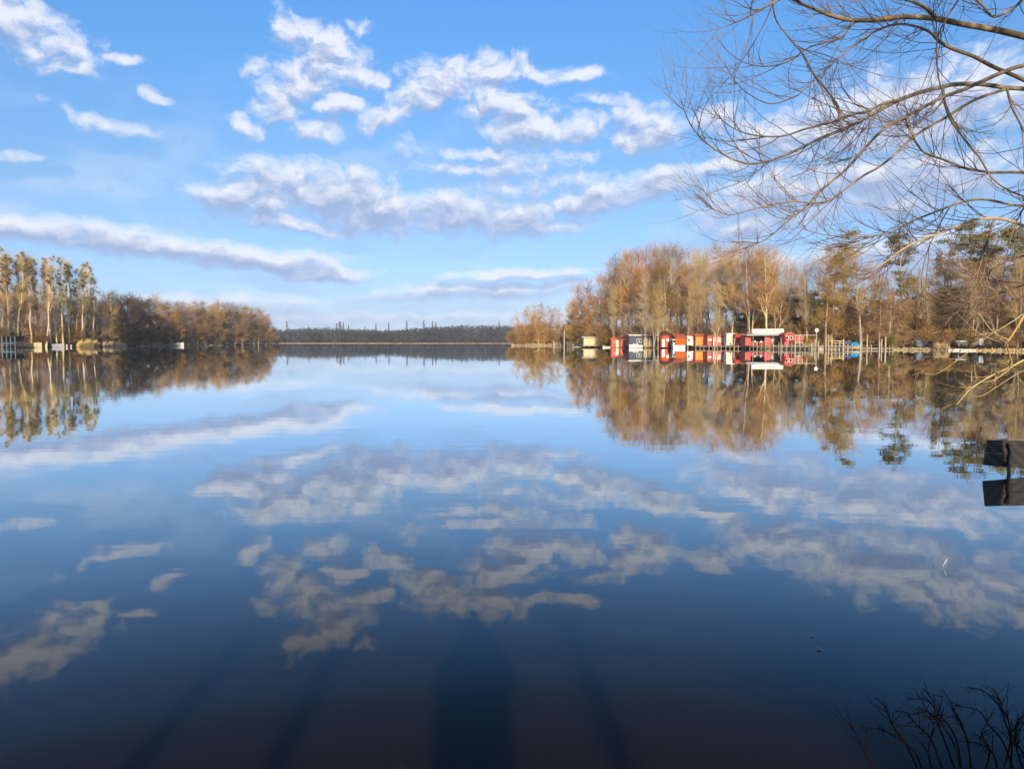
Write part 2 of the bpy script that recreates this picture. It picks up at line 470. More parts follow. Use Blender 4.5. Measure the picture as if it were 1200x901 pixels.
# water: one sheet, mirror by Fresnel over brown, slightly cloudy lake water
def water_material():
    m = bpy.data.materials.new('lake_water'); m.use_nodes = True
    t = m.node_tree; t.nodes.clear()
    out = N(t, 'ShaderNodeOutputMaterial')
    gl = N(t, 'ShaderNodeBsdfGlossy'); gl.inputs['Roughness'].default_value = .012
    gl.inputs['Color'].default_value = (.93, .975, 1, 1)
    df = N(t, 'ShaderNodeSubsurfaceScattering', falloff='BURLEY')      # cloudy water: light spreads below the surface, shadows go soft
    df.inputs['Color'].default_value = (.0130, .0098, .0078, 1)
    df.inputs['Scale'].default_value = .22; df.inputs['Radius'].default_value = (1.2, .9, .6)
    mix = N(t, 'ShaderNodeMixShader')
    fr = N(t, 'ShaderNodeFresnel'); fr.inputs['IOR'].default_value = 1.333
    fc = N(t, 'ShaderNodeFloatCurve')
    cu = fc.mapping.curves[0]
    for i, (x, y) in enumerate([(0, .01), (.07, .024), (.10, .075), (.15, .19), (.28, .50), (.45, .75), (.7, .93), (1, 1)]):
        if i == 0: cu.points[0].location = (x, y)
        elif i == 7: cu.points[-1].location = (x, y)
        else: cu.points.new(x, y)
    fc.mapping.update()
    co = N(t, 'ShaderNodeNewGeometry')
    def wave(sx, sy, rz, scale, detail):
        mp = N(t, 'ShaderNodeMapping'); mp.inputs['Scale'].default_value = (sx, sy, 1); mp.inputs['Rotation'].default_value = (0, 0, rz)
        t.links.new(co.outputs['Position'], mp.inputs[0])
        nz = N(t, 'ShaderNodeTexNoise', noise_dimensions='2D'); nz.inputs['Scale'].default_value = scale; nz.inputs['Detail'].default_value = detail
        t.links.new(mp.outputs[0], nz.inputs['Vector'])
        return nz.outputs[0]
    w1 = wave(.35, 1, .08, 1.4, 2); w2 = wave(.5, 1, -.2, .16, 2); patch = wave(.4, 1, .1, .02, 3)
    pm = N(t, 'ShaderNodeMapRange'); pm.inputs['From Min'].default_value = .4; pm.inputs['From Max'].default_value = .62
    pm.inputs['To Min'].default_value = .25; pm.inputs['To Max'].default_value = 1.3
    t.links.new(patch, pm.inputs[0])
    hgt = mth(t, 'ADD', mth(t, 'MULTIPLY', w1, mth(t, 'MULTIPLY', pm.outputs[0], .0010)), mth(t, 'MULTIPLY', w2, .0010))
    bp = N(t, 'ShaderNodeBump'); bp.inputs['Distance'].default_value = 1.0; bp.inputs['Strength'].default_value = 1.0
    t.links.new(hgt, bp.inputs['Height'])
    for n in (gl, fr): t.links.new(bp.outputs[0], n.inputs['Normal'])
    t.links.new(fr.outputs[0], fc.inputs['Value'])
    t.links.new(fc.outputs[0], mix.inputs[0]); t.links.new(df.outputs[0], mix.inputs[1]); t.links.new(gl.outputs[0], mix.inputs[2])
    t.links.new(mix.outputs[0], out.inputs[0])
    return m
wb = MB(); wb.add([(-2500, -60, 0), (2500, -60, 0), (2500, 1500, 0), (-2500, 1500, 0)], [(0, 1, 2, 3)])
wb.build('water', water_material(), kind='structure')

# ------------------------------------------------------------------ tree growing
def unit(v): return v / (np.linalg.norm(v, axis=-1, keepdims=True) + 1e-9)

def tubes(P, Rr, sides):
    """P (N,n,3) centre lines, Rr (N,n) radii -> verts, quads"""
    Nn, n, _ = P.shape
    T = unit(np.gradient(P, axis=1))
    ref = np.where(np.abs(T[..., 2:3]) < .9, np.array([0, 0, 1.]), np.array([1., 0, 0]))
    U = unit(np.cross(T, ref)); W = np.cross(T, U)
    a = np.arange(sides) * 2 * np.pi / sides
    V = P[:, :, None] + (U[:, :, None] * np.cos(a)[None, None, :, None] + W[:, :, None] * np.sin(a)[None, None, :, None]) * Rr[:, :, None, None]
    V = V.reshape(-1, 3)
    b = (np.arange(Nn) * n * sides)[:, None, None]
    i = (np.arange(n - 1) * sides)[None, :, None]; k = np.arange(sides)[None, None, :]; k2 = (k + 1) % sides
    Q = np.stack([b + i + k, b + i + k2, b + i + sides + k2, b + i + sides + k], -1).reshape(-1, 4)
    return V, Q

def join(parts):
    vs, fs, o = [], [], 0
    for V, Q in parts:
        vs.append(V); fs.append(Q + o); o += len(V)
    return np.concatenate(vs), np.concatenate(fs)

def sample_on(P, Rr, t):
    """P (N,n,3); t (N,k) in 0..1 -> points, tangents, radii (N,k,...)"""
    n = P.shape[1]
    x = t * (n - 1); i = np.clip(x.astype(int), 0, n - 2); f = (x - i)[..., None]
    a = np.take_along_axis(P, i[..., None], 1); b = np.take_along_axis(P, (i + 1)[..., None], 1)
    ra = np.take_along_axis(Rr, i, 1); rb = np.take_along_axis(Rr, i + 1, 1)
    return a * (1 - f) + b * f, unit(b - a), ra + (rb - ra) * f[..., 0]

def shoots(g, P, Rr, count, trange, angle, length, n, rise, wobble, rad, taper=.35, lenfall=.0):
    """grow `count` shoots from every line; angle (lo,hi) degrees; rise = pull upward per step"""
    Nn = len(P)
    t = g.uniform(*trange, (Nn, count))
    p, T, r = sample_on(P, Rr, t)
    p = p.reshape(-1, 3); T = T.reshape(-1, 3); r = r.reshape(-1); t = t.reshape(-1)
    A = unit(g.normal(size=T.shape)); A = unit(A - (A * T).sum(1, keepdims=True) * T)
    an = np.radians(g.uniform(*angle, len(T)))[:, None]
    d = T * np.cos(an) + A * np.sin(an)
    L = g.uniform(*length, len(T)) * (1 - lenfall * t)
    pts = [p]
    for k in range(n - 1):
        pts.append(pts[-1] + d * (L / (n - 1))[:, None])
        d = unit(d + g.normal(size=d.shape) * wobble + np.array([0, 0, rise]))
    Q = np.stack(pts, 1)
    r0 = np.minimum(r * .7, rad) if rad else r * .6
    RR = r0[:, None] * np.linspace(1, taper, n)[None]
    return Q, RR

def bare_tree(seed, h, spread, fork=.35, limbs=9, l2=7, l3=7, up=.12, ang=(25, 55), trunk_r=None, droop=0., stems=1, twig_r=.02, lean=.04, l4=0, twig_len=1.):
    """returns (trunk mesh data, crown mesh data)"""
    g = np.random.default_rng(seed)
    tr = trunk_r or h * .011
    tk = []
    for s in range(stems):
        n = 9
        z = np.linspace(0, 1, n)
        off = g.normal(size=2) * (.0 if stems == 1 else .035 * h)
        bend = np.cumsum(g.normal(size=(n, 2)) * h * .008, 0) + off[None] * z[:, None] * 1.6 + g.normal(size=2)[None] * h * lean * z[:, None] ** 1.5
        base = off * .25
        pts = np.column_stack([bend[:, 0] + base[0], bend[:, 1] + base[1], z * h * (1 if s == 0 else g.uniform(.75, .95)) - .3])
        tk.append(pts)
    P0 = np.stack(tk)
    z = np.linspace(0, 1, 9)
    R0 = np.tile(tr * ((1 - z) ** .8 * .93 + .07) * (1 if stems == 1 else .7), (stems, 1))
    R0[:, 0] *= 1.35
    P1, R1 = shoots(g, P0, R0, limbs, (fork, .97), ang, (h * spread * .6, h * spread * 1.1), 6, up, .10, None, .3, lenfall=.45)
    R1 = np.maximum(R1 * 1.2, .035)
    P2, R2 = shoots(g, P1, R1, l2, (.15, .97), (25, 60), (h * spread * .28, h * spread * .55), 4, up * .8 - droop, .14, None, .3, lenfall=.3)
    P3, R3 = shoots(g, P2, R2, l3, (.1, 1), (20, 60), (h * .035 * twig_len, h * .085 * twig_len), 3, up * .6 - droop * 1.5, .18, twig_r, .5)
    R2 = np.maximum(R2, twig_r * .9)
    crown = [tubes(P2, R2, 3), tubes(P3, R3, 3)]
    if l4:
        P4, R4 = shoots(g, P3, R3, l4, (.1, 1), (20, 60), (h * .02, h * .05), 3, up * .3, .2, twig_r * .8, .6)
        crown.append(tubes(P4, R4, 3))
    # twigs straight from the limbs
    P5, R5 = shoots(g, P1, R1, 8, (.1, 1), (30, 75), (h * .03, h * .09), 3, up * .5, .18, twig_r, .5)
    crown.append(tubes(P5, R5, 3))
    return join([tubes(P0, R0, 7), tubes(P1, R1, 4)]), join(crown), (P1, R1, P2, R2)

def balls(g, centres, rad, per, size):
    """leafy clumps: many small triangles through the volume of each ball"""
    Nn = len(centres)
    d = unit(g.normal(size=(Nn, per, 3))) * (g.uniform(.15, 1, (Nn, per, 1)) ** .5)
    c = centres[:, None] + d * np.asarray(rad).reshape(Nn, 1, -1)
    c = c.reshape(-1, 3)
    a = g.normal(size=(len(c), 3)); b = g.normal(size=(len(c), 3))
    a = unit(a) * size * g.uniform(.6, 1.3, (len(c), 1)); b = unit(b) * size * .55
    V = np.stack([c - a * .5, c + a * .5, c + b], 1).reshape(-1, 3)
    return V, np.arange(len(V)).reshape(-1, 3)

class Kind:
    def __init__(s, trunk, crown, tm, cm, h, extra=None):
        s.trunk = mesh_from('trunk', trunk[0], [trunk[1]], tm, True)
        s.crown = mesh_from('crown', crown[0], [crown[1]] if not isinstance(crown[1], list) else crown[1], cm)
        s.h = h; s.extra = extra

KINDS = {}
def poplar(seed):
    g = np.random.default_rng(seed)
    t, c, (P1, R1, P2, R2) = bare_tree(seed, 36, .13, .36, 24, 8, 6, .22, (20, 42), .4, 0, 1, .019, .03)
    k = Kind(t, c, M['pale_bark'], M['pale_twig'], 36)
    ends = P2[:, -2][g.permutation(len(P2))[:22]]
    ends = ends[ends[:, 2] > 20]
    k.extra = [mesh_from('mistletoe', *(lambda vf: (vf[0], [vf[1]]))(balls(g, np.array([e]), np.array([[.8, .8, .75]]) * g.uniform(.4, .85), 90, .36)), M['mistletoe']) for e in ends]
    return k
KINDS['poplar'] = [poplar(s) for s in (11, 12, 13, 14)]
def kind(name, seeds, tm, cm, h, **kw):
    KINDS[name] = []
    for s in seeds:
        t, c, _ = bare_tree(s, h, **kw)
        KINDS[name].append(Kind(t, c, M[tm], M[cm], h))
kind('broad', (21, 22, 23), 'bark', 'twig', 24, spread=.32, fork=.12, limbs=32, l2=8, l3=12, up=.10, ang=(30, 80), twig_r=.024)
kind('umber', (25, 26), 'bark', 'umber_twig', 24, spread=.31, fork=.12, limbs=30, l2=8, l3=12, up=.12, ang=(30, 75), twig_r=.024)
kind('tall_umber', (35, 36), 'bark', 'umber_twig', 30, spread=.32, fork=.28, limbs=24, l2=8, l3=10, up=.14, ang=(22, 55), twig_r=.021)
kind('tall', (31, 32, 33, 34), 'pale_bark', 'twig', 30, spread=.33, fork=.30, limbs=24, l2=8, l3=10, up=.13, ang=(22, 58), twig_r=.020)
kind('airy', (41, 42, 43), 'bark', 'grey_twig', 30, spread=.28, fork=.26, limbs=15, l2=7, l3=12, up=.16, ang=(22, 55), twig_r=.019, stems=2)
kind('alder', (51, 52, 53), 'pale_bark', 'twig', 22, spread=.30, fork=.10, limbs=18, l2=7, l3=13, up=.05, ang=(40, 80), twig_r=.022, droop=.03, stems=3)
kind('dark', (61, 62), 'dark_wood', 'dark_twig', 22, spread=.34, fork=.06, limbs=32, l2=8, l3=11, up=.06, ang=(40, 80), twig_r=.036)  # shadow side and depth of the woods put into these dark colours
kind('larch', (71, 72), 'pine_bark', 'leaf_brown', 28, spread=.17, fork=.15, limbs=40, l2=7, l3=12, up=.03, ang=(60, 88), twig_r=.022)
kind('shadow_sapling', (85, 86), 'bark', 'umber_twig', 10, spread=.22, fork=.45, limbs=6, l2=3, l3=3, up=.2, ang=(20, 40), twig_r=.005, trunk_r=.085)
kind('bush', (81, 82), 'bark', 'leaf_brown', 5, spread=.5, fork=.05, limbs=14, l2=9, l3=12, up=.1, ang=(15, 60), twig_r=.02, stems=4, trunk_r=.06, twig_len=1.6)

def pine(seed, h, low, wide, leaf, dens, nm):
    g = np.random.default_rng(seed)
    z = np.linspace(0, 1, 9)
    P0 = np.column_stack([np.cumsum(g.normal(size=9) * .18), np.cumsum(g.normal(size=9) * .18), z * h - .3])[None]
    R0 = (.28 * (1 - z) ** .8 + .03)[None]
    P1, R1 = shoots(g, P0, R0, 26, (low, .99), (55, 95), (h * wide * .5, h * wide), 5, .05, .1, .09, .3, lenfall=.55)
    P2, R2 = shoots(g, P1, R1, 5, (.3, 1), (25, 60), (h * .04, h * .08), 3, .05, .15, .04, .4)
    c = np.concatenate([P1[:, -1], P1[:, -2], P2[:, -1], P2[:, 1]])
    V, T = balls(g, c, np.array([.95, .95, .5])[None] * g.uniform(.5, 1.15, (len(c), 1)), dens, leaf)
    return Kind(join([tubes(P0, R0, 7), tubes(P1, R1, 4), tubes(P2, R2, 3)]), (V, T), M['pine_bark'], M[nm], h)
KINDS['pine'] = [pine(s, 28, .45, .18, .36, 26, 'needle') for s in (91, 92, 93)]
KINDS['dark_pine'] = [pine(s, 20, .06, .24, .5, 44, 'dark_needle') for s in (94, 95, 96)]
KINDS['olive'] = [pine(s, 12, .1, .32, .36, 40, 'needle') for s in (98, 99)]
KINDS['green_bush'] = [pine(97, 4, .1, .35, .22, 14, 'needle')]

NAMES = {'poplar': 'poplar_tree', 'broad': 'bare_tree', 'tall': 'bare_tree', 'umber': 'bare_tree', 'tall_umber': 'bare_tree', 'airy': 'bare_tree', 'alder': 'alder_tree', 'dark': 'bare_tree',
         'larch': 'larch_tree', 'shadow_sapling': 'shadow_tree', 'bush': 'bare_shrub', 'pine': 'pine_tree', 'dark_pine': 'pine_tree', 'green_bush': 'evergreen_shrub', 'olive': 'ivy_covered_tree'}
count = {}
def tree(kd, x, y, h, label, group=None, wide=1., var=None, rz=None, z=None):
    count['all'] = count.get('all', 0) + 1
    if kd == 'broad' and count['all'] % (3 if x > 0 else 5) < (1 if x > 0 else 3): kd = 'umber'
    if kd == 'tall' and count['all'] % 3 == 0: kd = 'tall_umber'
    i = count.get(kd, 0); count[kd] = i + 1
    K = KINDS[kd][i % len(KINDS[kd]) if var is None else var]
    zz = gh(x, y) if z is None else z
    o = empty(NAMES[kd], (x, y, zz), label, 'shrub' if 'shrub' in NAMES[kd] else 'tree', group, random.uniform(0, 6.28) if rz is None else rz)
    s = h / K.h
    o.scale = (s * wide, s * wide, s)
    obj('trunk', K.trunk, o); obj('crown', K.crown, o)
    for e in (K.extra or []):
        obj('mistletoe', e, o)
    return o
PLACES_RIGHT = [(640, 'at the tip of the right headland'), (662, 'left of the tall white pole'), (684, 'left of the cream boathouse'), (712, 'behind the cream boathouse'),
    (736, 'behind the orange-red hut'), (755, 'behind the moored motorboat'), (774, 'behind the dark blue boathouse'), (788, 'behind the round red kiosk'), (804, 'behind the white houseboat'),
    (815, 'behind the narrow white cabin'), (829, 'behind the orange doors'), (850, 'behind the picket kiosk'), (872, 'behind the pale green booth'), (896, 'behind the kiosk signboard'),
    (918, 'right behind the snack kiosk'), (932, 'behind the last red kiosk'), (946, 'behind the red fence'), (965, 'behind the round sign'), (990, 'behind the picnic table'),
    (1012, 'behind the blue covered boat'), (1036, 'behind the low white-edged jetty'), (1060, 'by the green shrub'), (1080, 'left of the upturned blue-grey boat'), (1100, 'behind the upturned blue-grey boat'),
    (1124, 'behind the left white rowing boat'), (1146, 'behind the right white rowing boat'), (1175, 'right of the pale grey box'), (9999, 'at the right edge')]
PLACES_LEFT = [(20, 'by the dark jetty'), (60, 'behind the white laid-up boat'), (90, 'left of the first reed bed'), (118, 'behind the first reed bed'), (150, 'behind the second reed bed'),
    (172, 'right of the second reed bed'), (194, 'in the dark middle of the bank'), (220, 'behind the small white boat'), (248, 'right of the small white boat'), (280, 'short of the headland tip'), (9999, 'at the headland tip')]
def place(px, back, tab):
    for p, t in (PLACES_LEFT if tab is LEFT_SHORE else PLACES_RIGHT):
        if px < p: break
    row = 'waterside' if back < 5 else 'front-row' if back < 13 else 'second-row' if back < 28 else 'rearmost'
    return row, t
def tree_px(kd, px, top, back, label, group=None, tab=RIGHT_SHORE, wide=1., **kw):
    if group:
        row, t = place(px, back, tab)
        side = ', left bank' if tab is LEFT_SHORE else ''
        label = f'{label.replace("ROW", row)} {t}{side}' if 'ROW' in label else label
    """tree whose foot stands `back` metres inland in the direction of px, its top at photo row `top`"""
    Y = shore_y(px, tab) + back
    x = X(px, Y); z = gh(x, Y)
    if 'pine' not in kd and kd not in ('poplar', 'larch', 'bush'): top += (400 - top) * .045      # outer limbs overtop the stem
    return tree(kd, x, Y, at(px, top, Y).z - z, label, group, wide, z=z, **kw)
# ------------------------------------------------------------------ left bank
L = LEFT_SHORE
for px, top, back in [(2, 296, 14), (9, 298, 9), (16, 293, 18), (24, 297, 10), (32, 302, 22), (43, 305, 14), (54, 302, 8), (62, 308, 24),
                      (74, 301, 9), (85, 309, 15), (94, 309, 8), (103, 314, 20), (-8, 300, 12), (-18, 296, 20), (6, 304, 15), (20, 300, 13), (28, 308, 11), (37, 300, 9), (48, 307, 12), (58, 304, 15), (67, 310, 10), (80, 306, 12), (90, 318, 14), (99, 311, 11), (109, 326, 12)]:
    if back < 16: back = 1.5 + (back - 8) * .4
    tree_px('poplar', px, top, back, {54: 'tall poplar with mistletoe balls, fourth thick trunk from the left on the left bank',
        16: 'tallest poplar of the left bank with a dark mistletoe ball at its tip', 74: 'slim tall poplar standing clear of the others, left bank, sky on both sides',
        94: 'poplar with pale straight trunk, last of the tall row before the low trees'}.get(px, 'ROW tall poplar'),
        'tall poplars with mistletoe on the left bank', L)
for px, top, back in [(10, 352, 4), (38, 345, 5), (60, 350, 6), (30, 335, 30), (70, 345, 30), (88, 352, 5), (0, 340, 36), (50, 330, 45), (100, 345, 34), (20, 330, 60), (84, 338, 60), (5, 358, 2), (27, 356, 3), (48, 358, 3), (72, 362, 3), (95, 362, 3), (15, 345, 22), (45, 348, 18), (78, 350, 20)]:
    tree_px('broad', px, top, back, 'ROW low brown tree among poplars', 'low trees among the poplars', L)
tree_px('broad', 112, 348, 5, 'broad golden brown tree just right of the tall poplars', tab=L)
tree_px('alder', 121, 352, 3, 'light brown drooping tree above the second golden reed patch', tab=L)
tree_px('broad', 134, 345, 16, 'brown tree behind the drooping one above the reed patches', tab=L)
tree_px('alder', 133, 362, 2, 'small pale brown tree at the water, right above the golden reeds', tab=L)
for px, top, back in [(128, 340, 30), (141, 345, 20), (150, 348, 14), (156, 350, 6), (163, 352, 12), (170, 352, 5), (177, 357, 10), (184, 366, 4), (148, 372, 3), (192, 370, 3), (200, 375, 3)]:
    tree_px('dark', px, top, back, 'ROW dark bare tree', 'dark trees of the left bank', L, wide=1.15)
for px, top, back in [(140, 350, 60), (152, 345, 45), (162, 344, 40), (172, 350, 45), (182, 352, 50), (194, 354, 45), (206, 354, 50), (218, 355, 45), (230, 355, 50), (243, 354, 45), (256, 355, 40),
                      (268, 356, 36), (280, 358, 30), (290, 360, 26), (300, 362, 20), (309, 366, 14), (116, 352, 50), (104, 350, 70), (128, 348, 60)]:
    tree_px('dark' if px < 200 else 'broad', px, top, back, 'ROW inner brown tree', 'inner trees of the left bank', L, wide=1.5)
for px in range(150, 320, 9):
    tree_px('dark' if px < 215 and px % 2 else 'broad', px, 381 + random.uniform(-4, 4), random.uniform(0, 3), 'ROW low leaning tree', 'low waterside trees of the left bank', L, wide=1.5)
tree_px('airy', 183, 344, 12, 'open pale crown rising above the dark trees of the left bank', tab=L)
for px, top, back in [(196, 354, 12), (205, 358, 10), (213, 361, 7), (221, 364, 6), (190, 362, 20), (208, 372, 2), (216, 378, 2)]:
    top -= 3
    tree_px('broad', px, top, back, 'ROW rounded brown tree', 'brown trees of the left headland', L, wide=1.2)
for px, top, back in [(228, 358, 14), (236, 357, 8), (245, 358, 12), (254, 358, 6), (262, 359, 12), (270, 361, 5), (240, 368, 2), (258, 372, 2), (249, 364, 3)]:
    top -= 4
    tree_px('broad', px, top, back, 'ROW golden brown round tree', 'golden trees of the left headland', L, wide=1.25)
for px, top, back in [(279, 363, 8), (287, 364, 4), (295, 363, 8), (303, 366, 4), (311, 371, 3), (284, 374, 1), (299, 376, 1), (316, 380, 1)]:
    top -= 3
    tree_px('broad', px, top, back, 'ROW reddish brown tree', 'trees at the tip of the left headland', L, wide=1.3)
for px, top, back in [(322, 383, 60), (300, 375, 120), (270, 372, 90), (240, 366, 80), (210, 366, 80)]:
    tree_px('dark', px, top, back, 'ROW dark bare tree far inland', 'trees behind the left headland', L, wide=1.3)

# ------------------------------------------------------------------ right bank
for px, top, back in [(604, 372, 6), (612, 362, 3), (622, 354, 6), (631, 355, 2), (641, 358, 6), (650, 358, 3), (616, 378, 0), (638, 376, 0), (608, 385, 0), (628, 370, 10)]:
    tree_px('alder', px, top, back, 'ROW pale bare alder', 'alders at the end of the right headland', wide=1.1)
GA = 'dense brown trees behind the boathouse'
for px, top, back in [(668, 362, 20), (672, 350, 34), (680, 338, 14), (690, 330, 8), (676, 372, 6), (696, 342, 5), (684, 360, 4), (702, 326, 12), (666, 380, 6), (688, 378, 3), (704, 372, 3)]:
    tree_px('broad', px, top, back, 'ROW dense brown tree of the sloping grove edge', GA, wide=1.15)
GB = 'tall brown trees of the grove behind the boat huts'
for px, top, back in [(712, 311, 16), (719, 306, 9), (728, 301, 18), (736, 298, 7), (744, 296, 16), (752, 294, 9), (760, 293, 20), (768, 296, 7), (776, 292, 14),
                      (785, 292, 8), (793, 297, 18), (731, 320, 5), (756, 318, 5), (780, 316, 5), (745, 300, 34), (770, 298, 36), (722, 312, 34), (796, 300, 34)]:
    tree_px('tall', px, top, back, 'ROW tall brown tree of the rounded grove', GB, wide=1.1)
for px, top, back in [(718, 352, 5), (738, 348, 5), (764, 345, 5), (788, 342, 6), (708, 356, 4), (752, 360, 3), (776, 356, 4), (800, 352, 8)]:
    tree_px('broad', px, top, back, 'ROW low spreading brown tree', 'low trees under the grove', wide=1.3)
tree_px('alder', 741, 322, 4, 'pale many-stemmed tree with light forked limbs at the front of the grove', wide=1.)
GC = 'slender pale trees behind the red kiosks'
for px, top, back in [(804, 299, 12), (812, 294, 22), (821, 293, 12), (832, 291, 26), (841, 288, 14), (850, 286, 22), (858, 290, 10), (868, 291, 24), (878, 289, 12),
                      (888, 294, 22), (896, 290, 12), (905, 298, 26), (808, 297, 36), (817, 296, 34), (827, 293, 38), (837, 292, 36), (846, 290, 40), (863, 292, 36), (873, 293, 38), (884, 292, 36), (899, 294, 38), (910, 304, 10)]:
    tree_px('airy' if px % 3 else 'tall', px, top, back, 'ROW slender pale bare tree', GC, wide=1.0)
for px, top, back in [(719, 330, -.9), (757, 322, -1.), (766, 316, -.9), (771, 335, -1.), (805, 330, -.8), (839, 338, -.9)]:
    tree_px('airy', px, top, back, {719: 'slim young tree standing in front of the orange-red hut', 757: 'slim tree before the dark blue boathouse, leftmost', 766: 'slim tree in front of the dark blue boathouse doors, middle one',
        771: 'slim short tree in front of the right end of the dark blue boathouse', 805: 'slim young tree in front of the narrow white cabin', 839: 'slim young tree in front of the picket kiosk'}[px], 'slim trees in front of the huts', wide=.7)
for px, top, back in [(886, 350, 22), (898, 346, 26), (912, 352, 24), (876, 356, 18)]:
    tree_px('olive', px, top, back, 'ROW yellow-green ivy-covered bushy tree', 'yellow-green trees behind the snack kiosk', wide=1.1)
tree_px('airy', 876, 288, 5, 'large forked bare tree with a pale trunk behind the kiosk signboard', wide=1.1)
tree_px('tall', 899, 292, 4, 'full-crowned bare tree just right of the kiosk signboard tree', wide=1.15)
tree_px('airy', 928, 306, 28, 'pale open tree seen between the snack kiosk and the red fence', wide=1.1)
tree_px('airy', 937, 300, 34, 'taller pale open tree behind the red fence', wide=1.1)
tree_px('airy', 955, 296, 18, 'open bare tree directly behind the round sign', wide=1.1)
tree_px('airy', 917, 308, 20, 'small open bare tree right of the kiosk signboard, sky around its crown', wide=.9)
tree_px('airy', 946, 312, 10, 'slim bare tree with pale leaning trunk between the kiosk and the round sign', wide=.8)
for px, top, back in [(880, 352, 16), (862, 356, 14), (848, 362, 12)]:
    tree_px('broad', px, top, back, 'ROW yellowish brown low tree', 'low trees behind the kiosk roofs', wide=1.3)
for px, top, back in [(808, 366, 10), (822, 372, 9), (836, 370, 9), (815, 360, 16)]:
    tree_px('broad', px, top, back, 'ROW reddish brown scrubby tree', 'scrub behind the long red shed', wide=1.4)
tree_px('larch', 967, 286, 8, 'brown narrow larch left of the big bare tree', wide=1.)
tree_px('larch', 975, 300, 9, 'second brown larch close beside the big bare tree', wide=1.)
tree_px('airy', 1010, 268, 6, 'big spreading bare tree with a stout trunk right of the larches', wide=1.25, var=1)
tree_px('larch', 1030, 330, 6, 'reddish larch under the green pine crown', wide=1.3)
tree_px('pine', 985, 276, 22, 'tall pine whose green crown leans out left of the big bare tree', var=0)
tree_px('pine', 1048, 276, 14, 'tall pine with a ragged green crown right of the big bare tree', var=1, wide=1.25)
for px, top, back, w in [(1128, 262, 16, 1.3), (1152, 264, 22, 1.3), (1182, 268, 12, 1.3), (1210, 262, 18, 1.3), (1105, 285, 34, 1.1), (1240, 262, 20, 1.3)]:
    tree_px('pine', px, top, back, 'ROW tall green pine behind the overhanging branches', 'pines at the right edge', wide=w)
for px, top, back in [(990, 322, 14), (1022, 318, 16), (1040, 326, 10), (1060, 322, 20), (1078, 316, 14), (1096, 312, 18), (1112, 306, 12), (1130, 312, 10), (1150, 304, 16), (1168, 308, 8), (1186, 302, 14), (1204, 306, 10), (1222, 302, 12)]:
    tree_px('tall', px, top, back, 'ROW mid-height golden brown tree', 'mid-height trees of the right bank', wide=1.25)
for px, top, back in [(1118, 300, 10), (1140, 305, 6), (1166, 298, 8), (1192, 300, 5), (1088, 322, 10), (1072, 318, 18), (1215, 300, 8)]:
    tree_px('airy', px, top, back, 'ROW thin bare tree with light trunk', 'thin bare trees of the right bank', wide=.8)
for px, top, back in [(890, 352, 34), (905, 346, 40), (920, 344, 44), (934, 347, 36), (948, 345, 44), (962, 346, 36), (977, 348, 44), (992, 350, 38), (1008, 350, 46),
                      (1024, 352, 40), (1040, 350, 48), (1056, 352, 40), (1074, 352, 50), (1090, 345, 56), (1106, 340, 60), (1122, 336, 56), (1138, 334, 62), (1154, 332, 56),
                      (1170, 330, 62), (1186, 330, 56), (1202, 328, 62), (1220, 326, 58), (926, 350, 26), (940, 352, 24), (955, 350, 26), (970, 352, 24), (985, 353, 26), (1000, 354, 26), (1016, 354, 28), (1032, 355, 28), (1048, 355, 30), (1064, 350, 34), (1082, 346, 38), (1098, 342, 40), (1114, 338, 40)]:
    tree_px('dark_pine', px, top, back, 'ROW dark green low-crowned pine', 'evergreen belt behind the right bank', wide=1.5)
k = 0
for px in range(968, 1235, 10):
    k += 1
    tree_px('broad' if k % 3 else 'alder', px + random.uniform(-4, 4), random.uniform(352, 366), random.uniform(8, 26),
            'ROW low golden brown thicket tree', 'thicket of the right bank', wide=1.25)
k = 0
for px in list(range(1060, 1225, 15)):
    tree_px('bush', px + random.uniform(-4, 4), random.uniform(382, 392), random.uniform(3, 7), 'ROW bare brown shrub', 'bare shrubs on the right bank', wide=1.5)
for px in list(range(905, 1050, 16)):
    tree_px('bush', px + random.uniform(-4, 4), random.uniform(376, 386), random.uniform(12, 20), 'ROW bare brown shrub', 'bare shrubs behind the jetty', wide=1.6)
for px in range(0, 330, 13):
    tree_px('bush', px, random.uniform(386, 392) + px * .012, random.uniform(1.5, 5), 'ROW bare brown shrub', 'bare shrubs on the left bank', L, wide=1.4)
for px in range(600, 720, 12):
    tree_px('bush', px, random.uniform(386, 393) - (px - 600) * .02, random.uniform(1.5, 5), 'ROW bare brown shrub', 'bare shrubs on the right headland', wide=1.5)
tree_px('green_bush', 1045, 391, 1.5, 'small bright evergreen shrub beside the two pale posts')

# the banks go on a little beyond both edges of the frame
for px, top, back in [(-32, 300, 8), (-48, 305, 16), (-66, 298, 10), (-90, 304, 20), (-118, 300, 10)]:
    tree('poplar', X(px, shore_y(px, L) + back), shore_y(px, L) + back, 33, f'tall poplar on the left bank outside the left edge of the view', 'poplars beyond the left edge')
for i, px in enumerate(range(-20, -420, -22)):
    Y = shore_y(px, L) + 4 + (i * 7) % 22
    tree('broad' if i % 3 else 'dark', X(px, Y), Y, 19 + (i * 5) % 7, 'bare tree on the left bank outside the left edge of the view', 'trees beyond the left edge', 1.5)
for i, px in enumerate(range(1255, 1640, 24)):
    Y = shore_y(px, RIGHT_SHORE) + 5 + (i * 7) % 20
    tree(('broad', 'tall', 'airy')[i % 3], X(px, Y), Y, 17 + (i * 5) % 8, 'bare tree on the right bank outside the right edge of the view', 'trees beyond the right edge', 1.3)
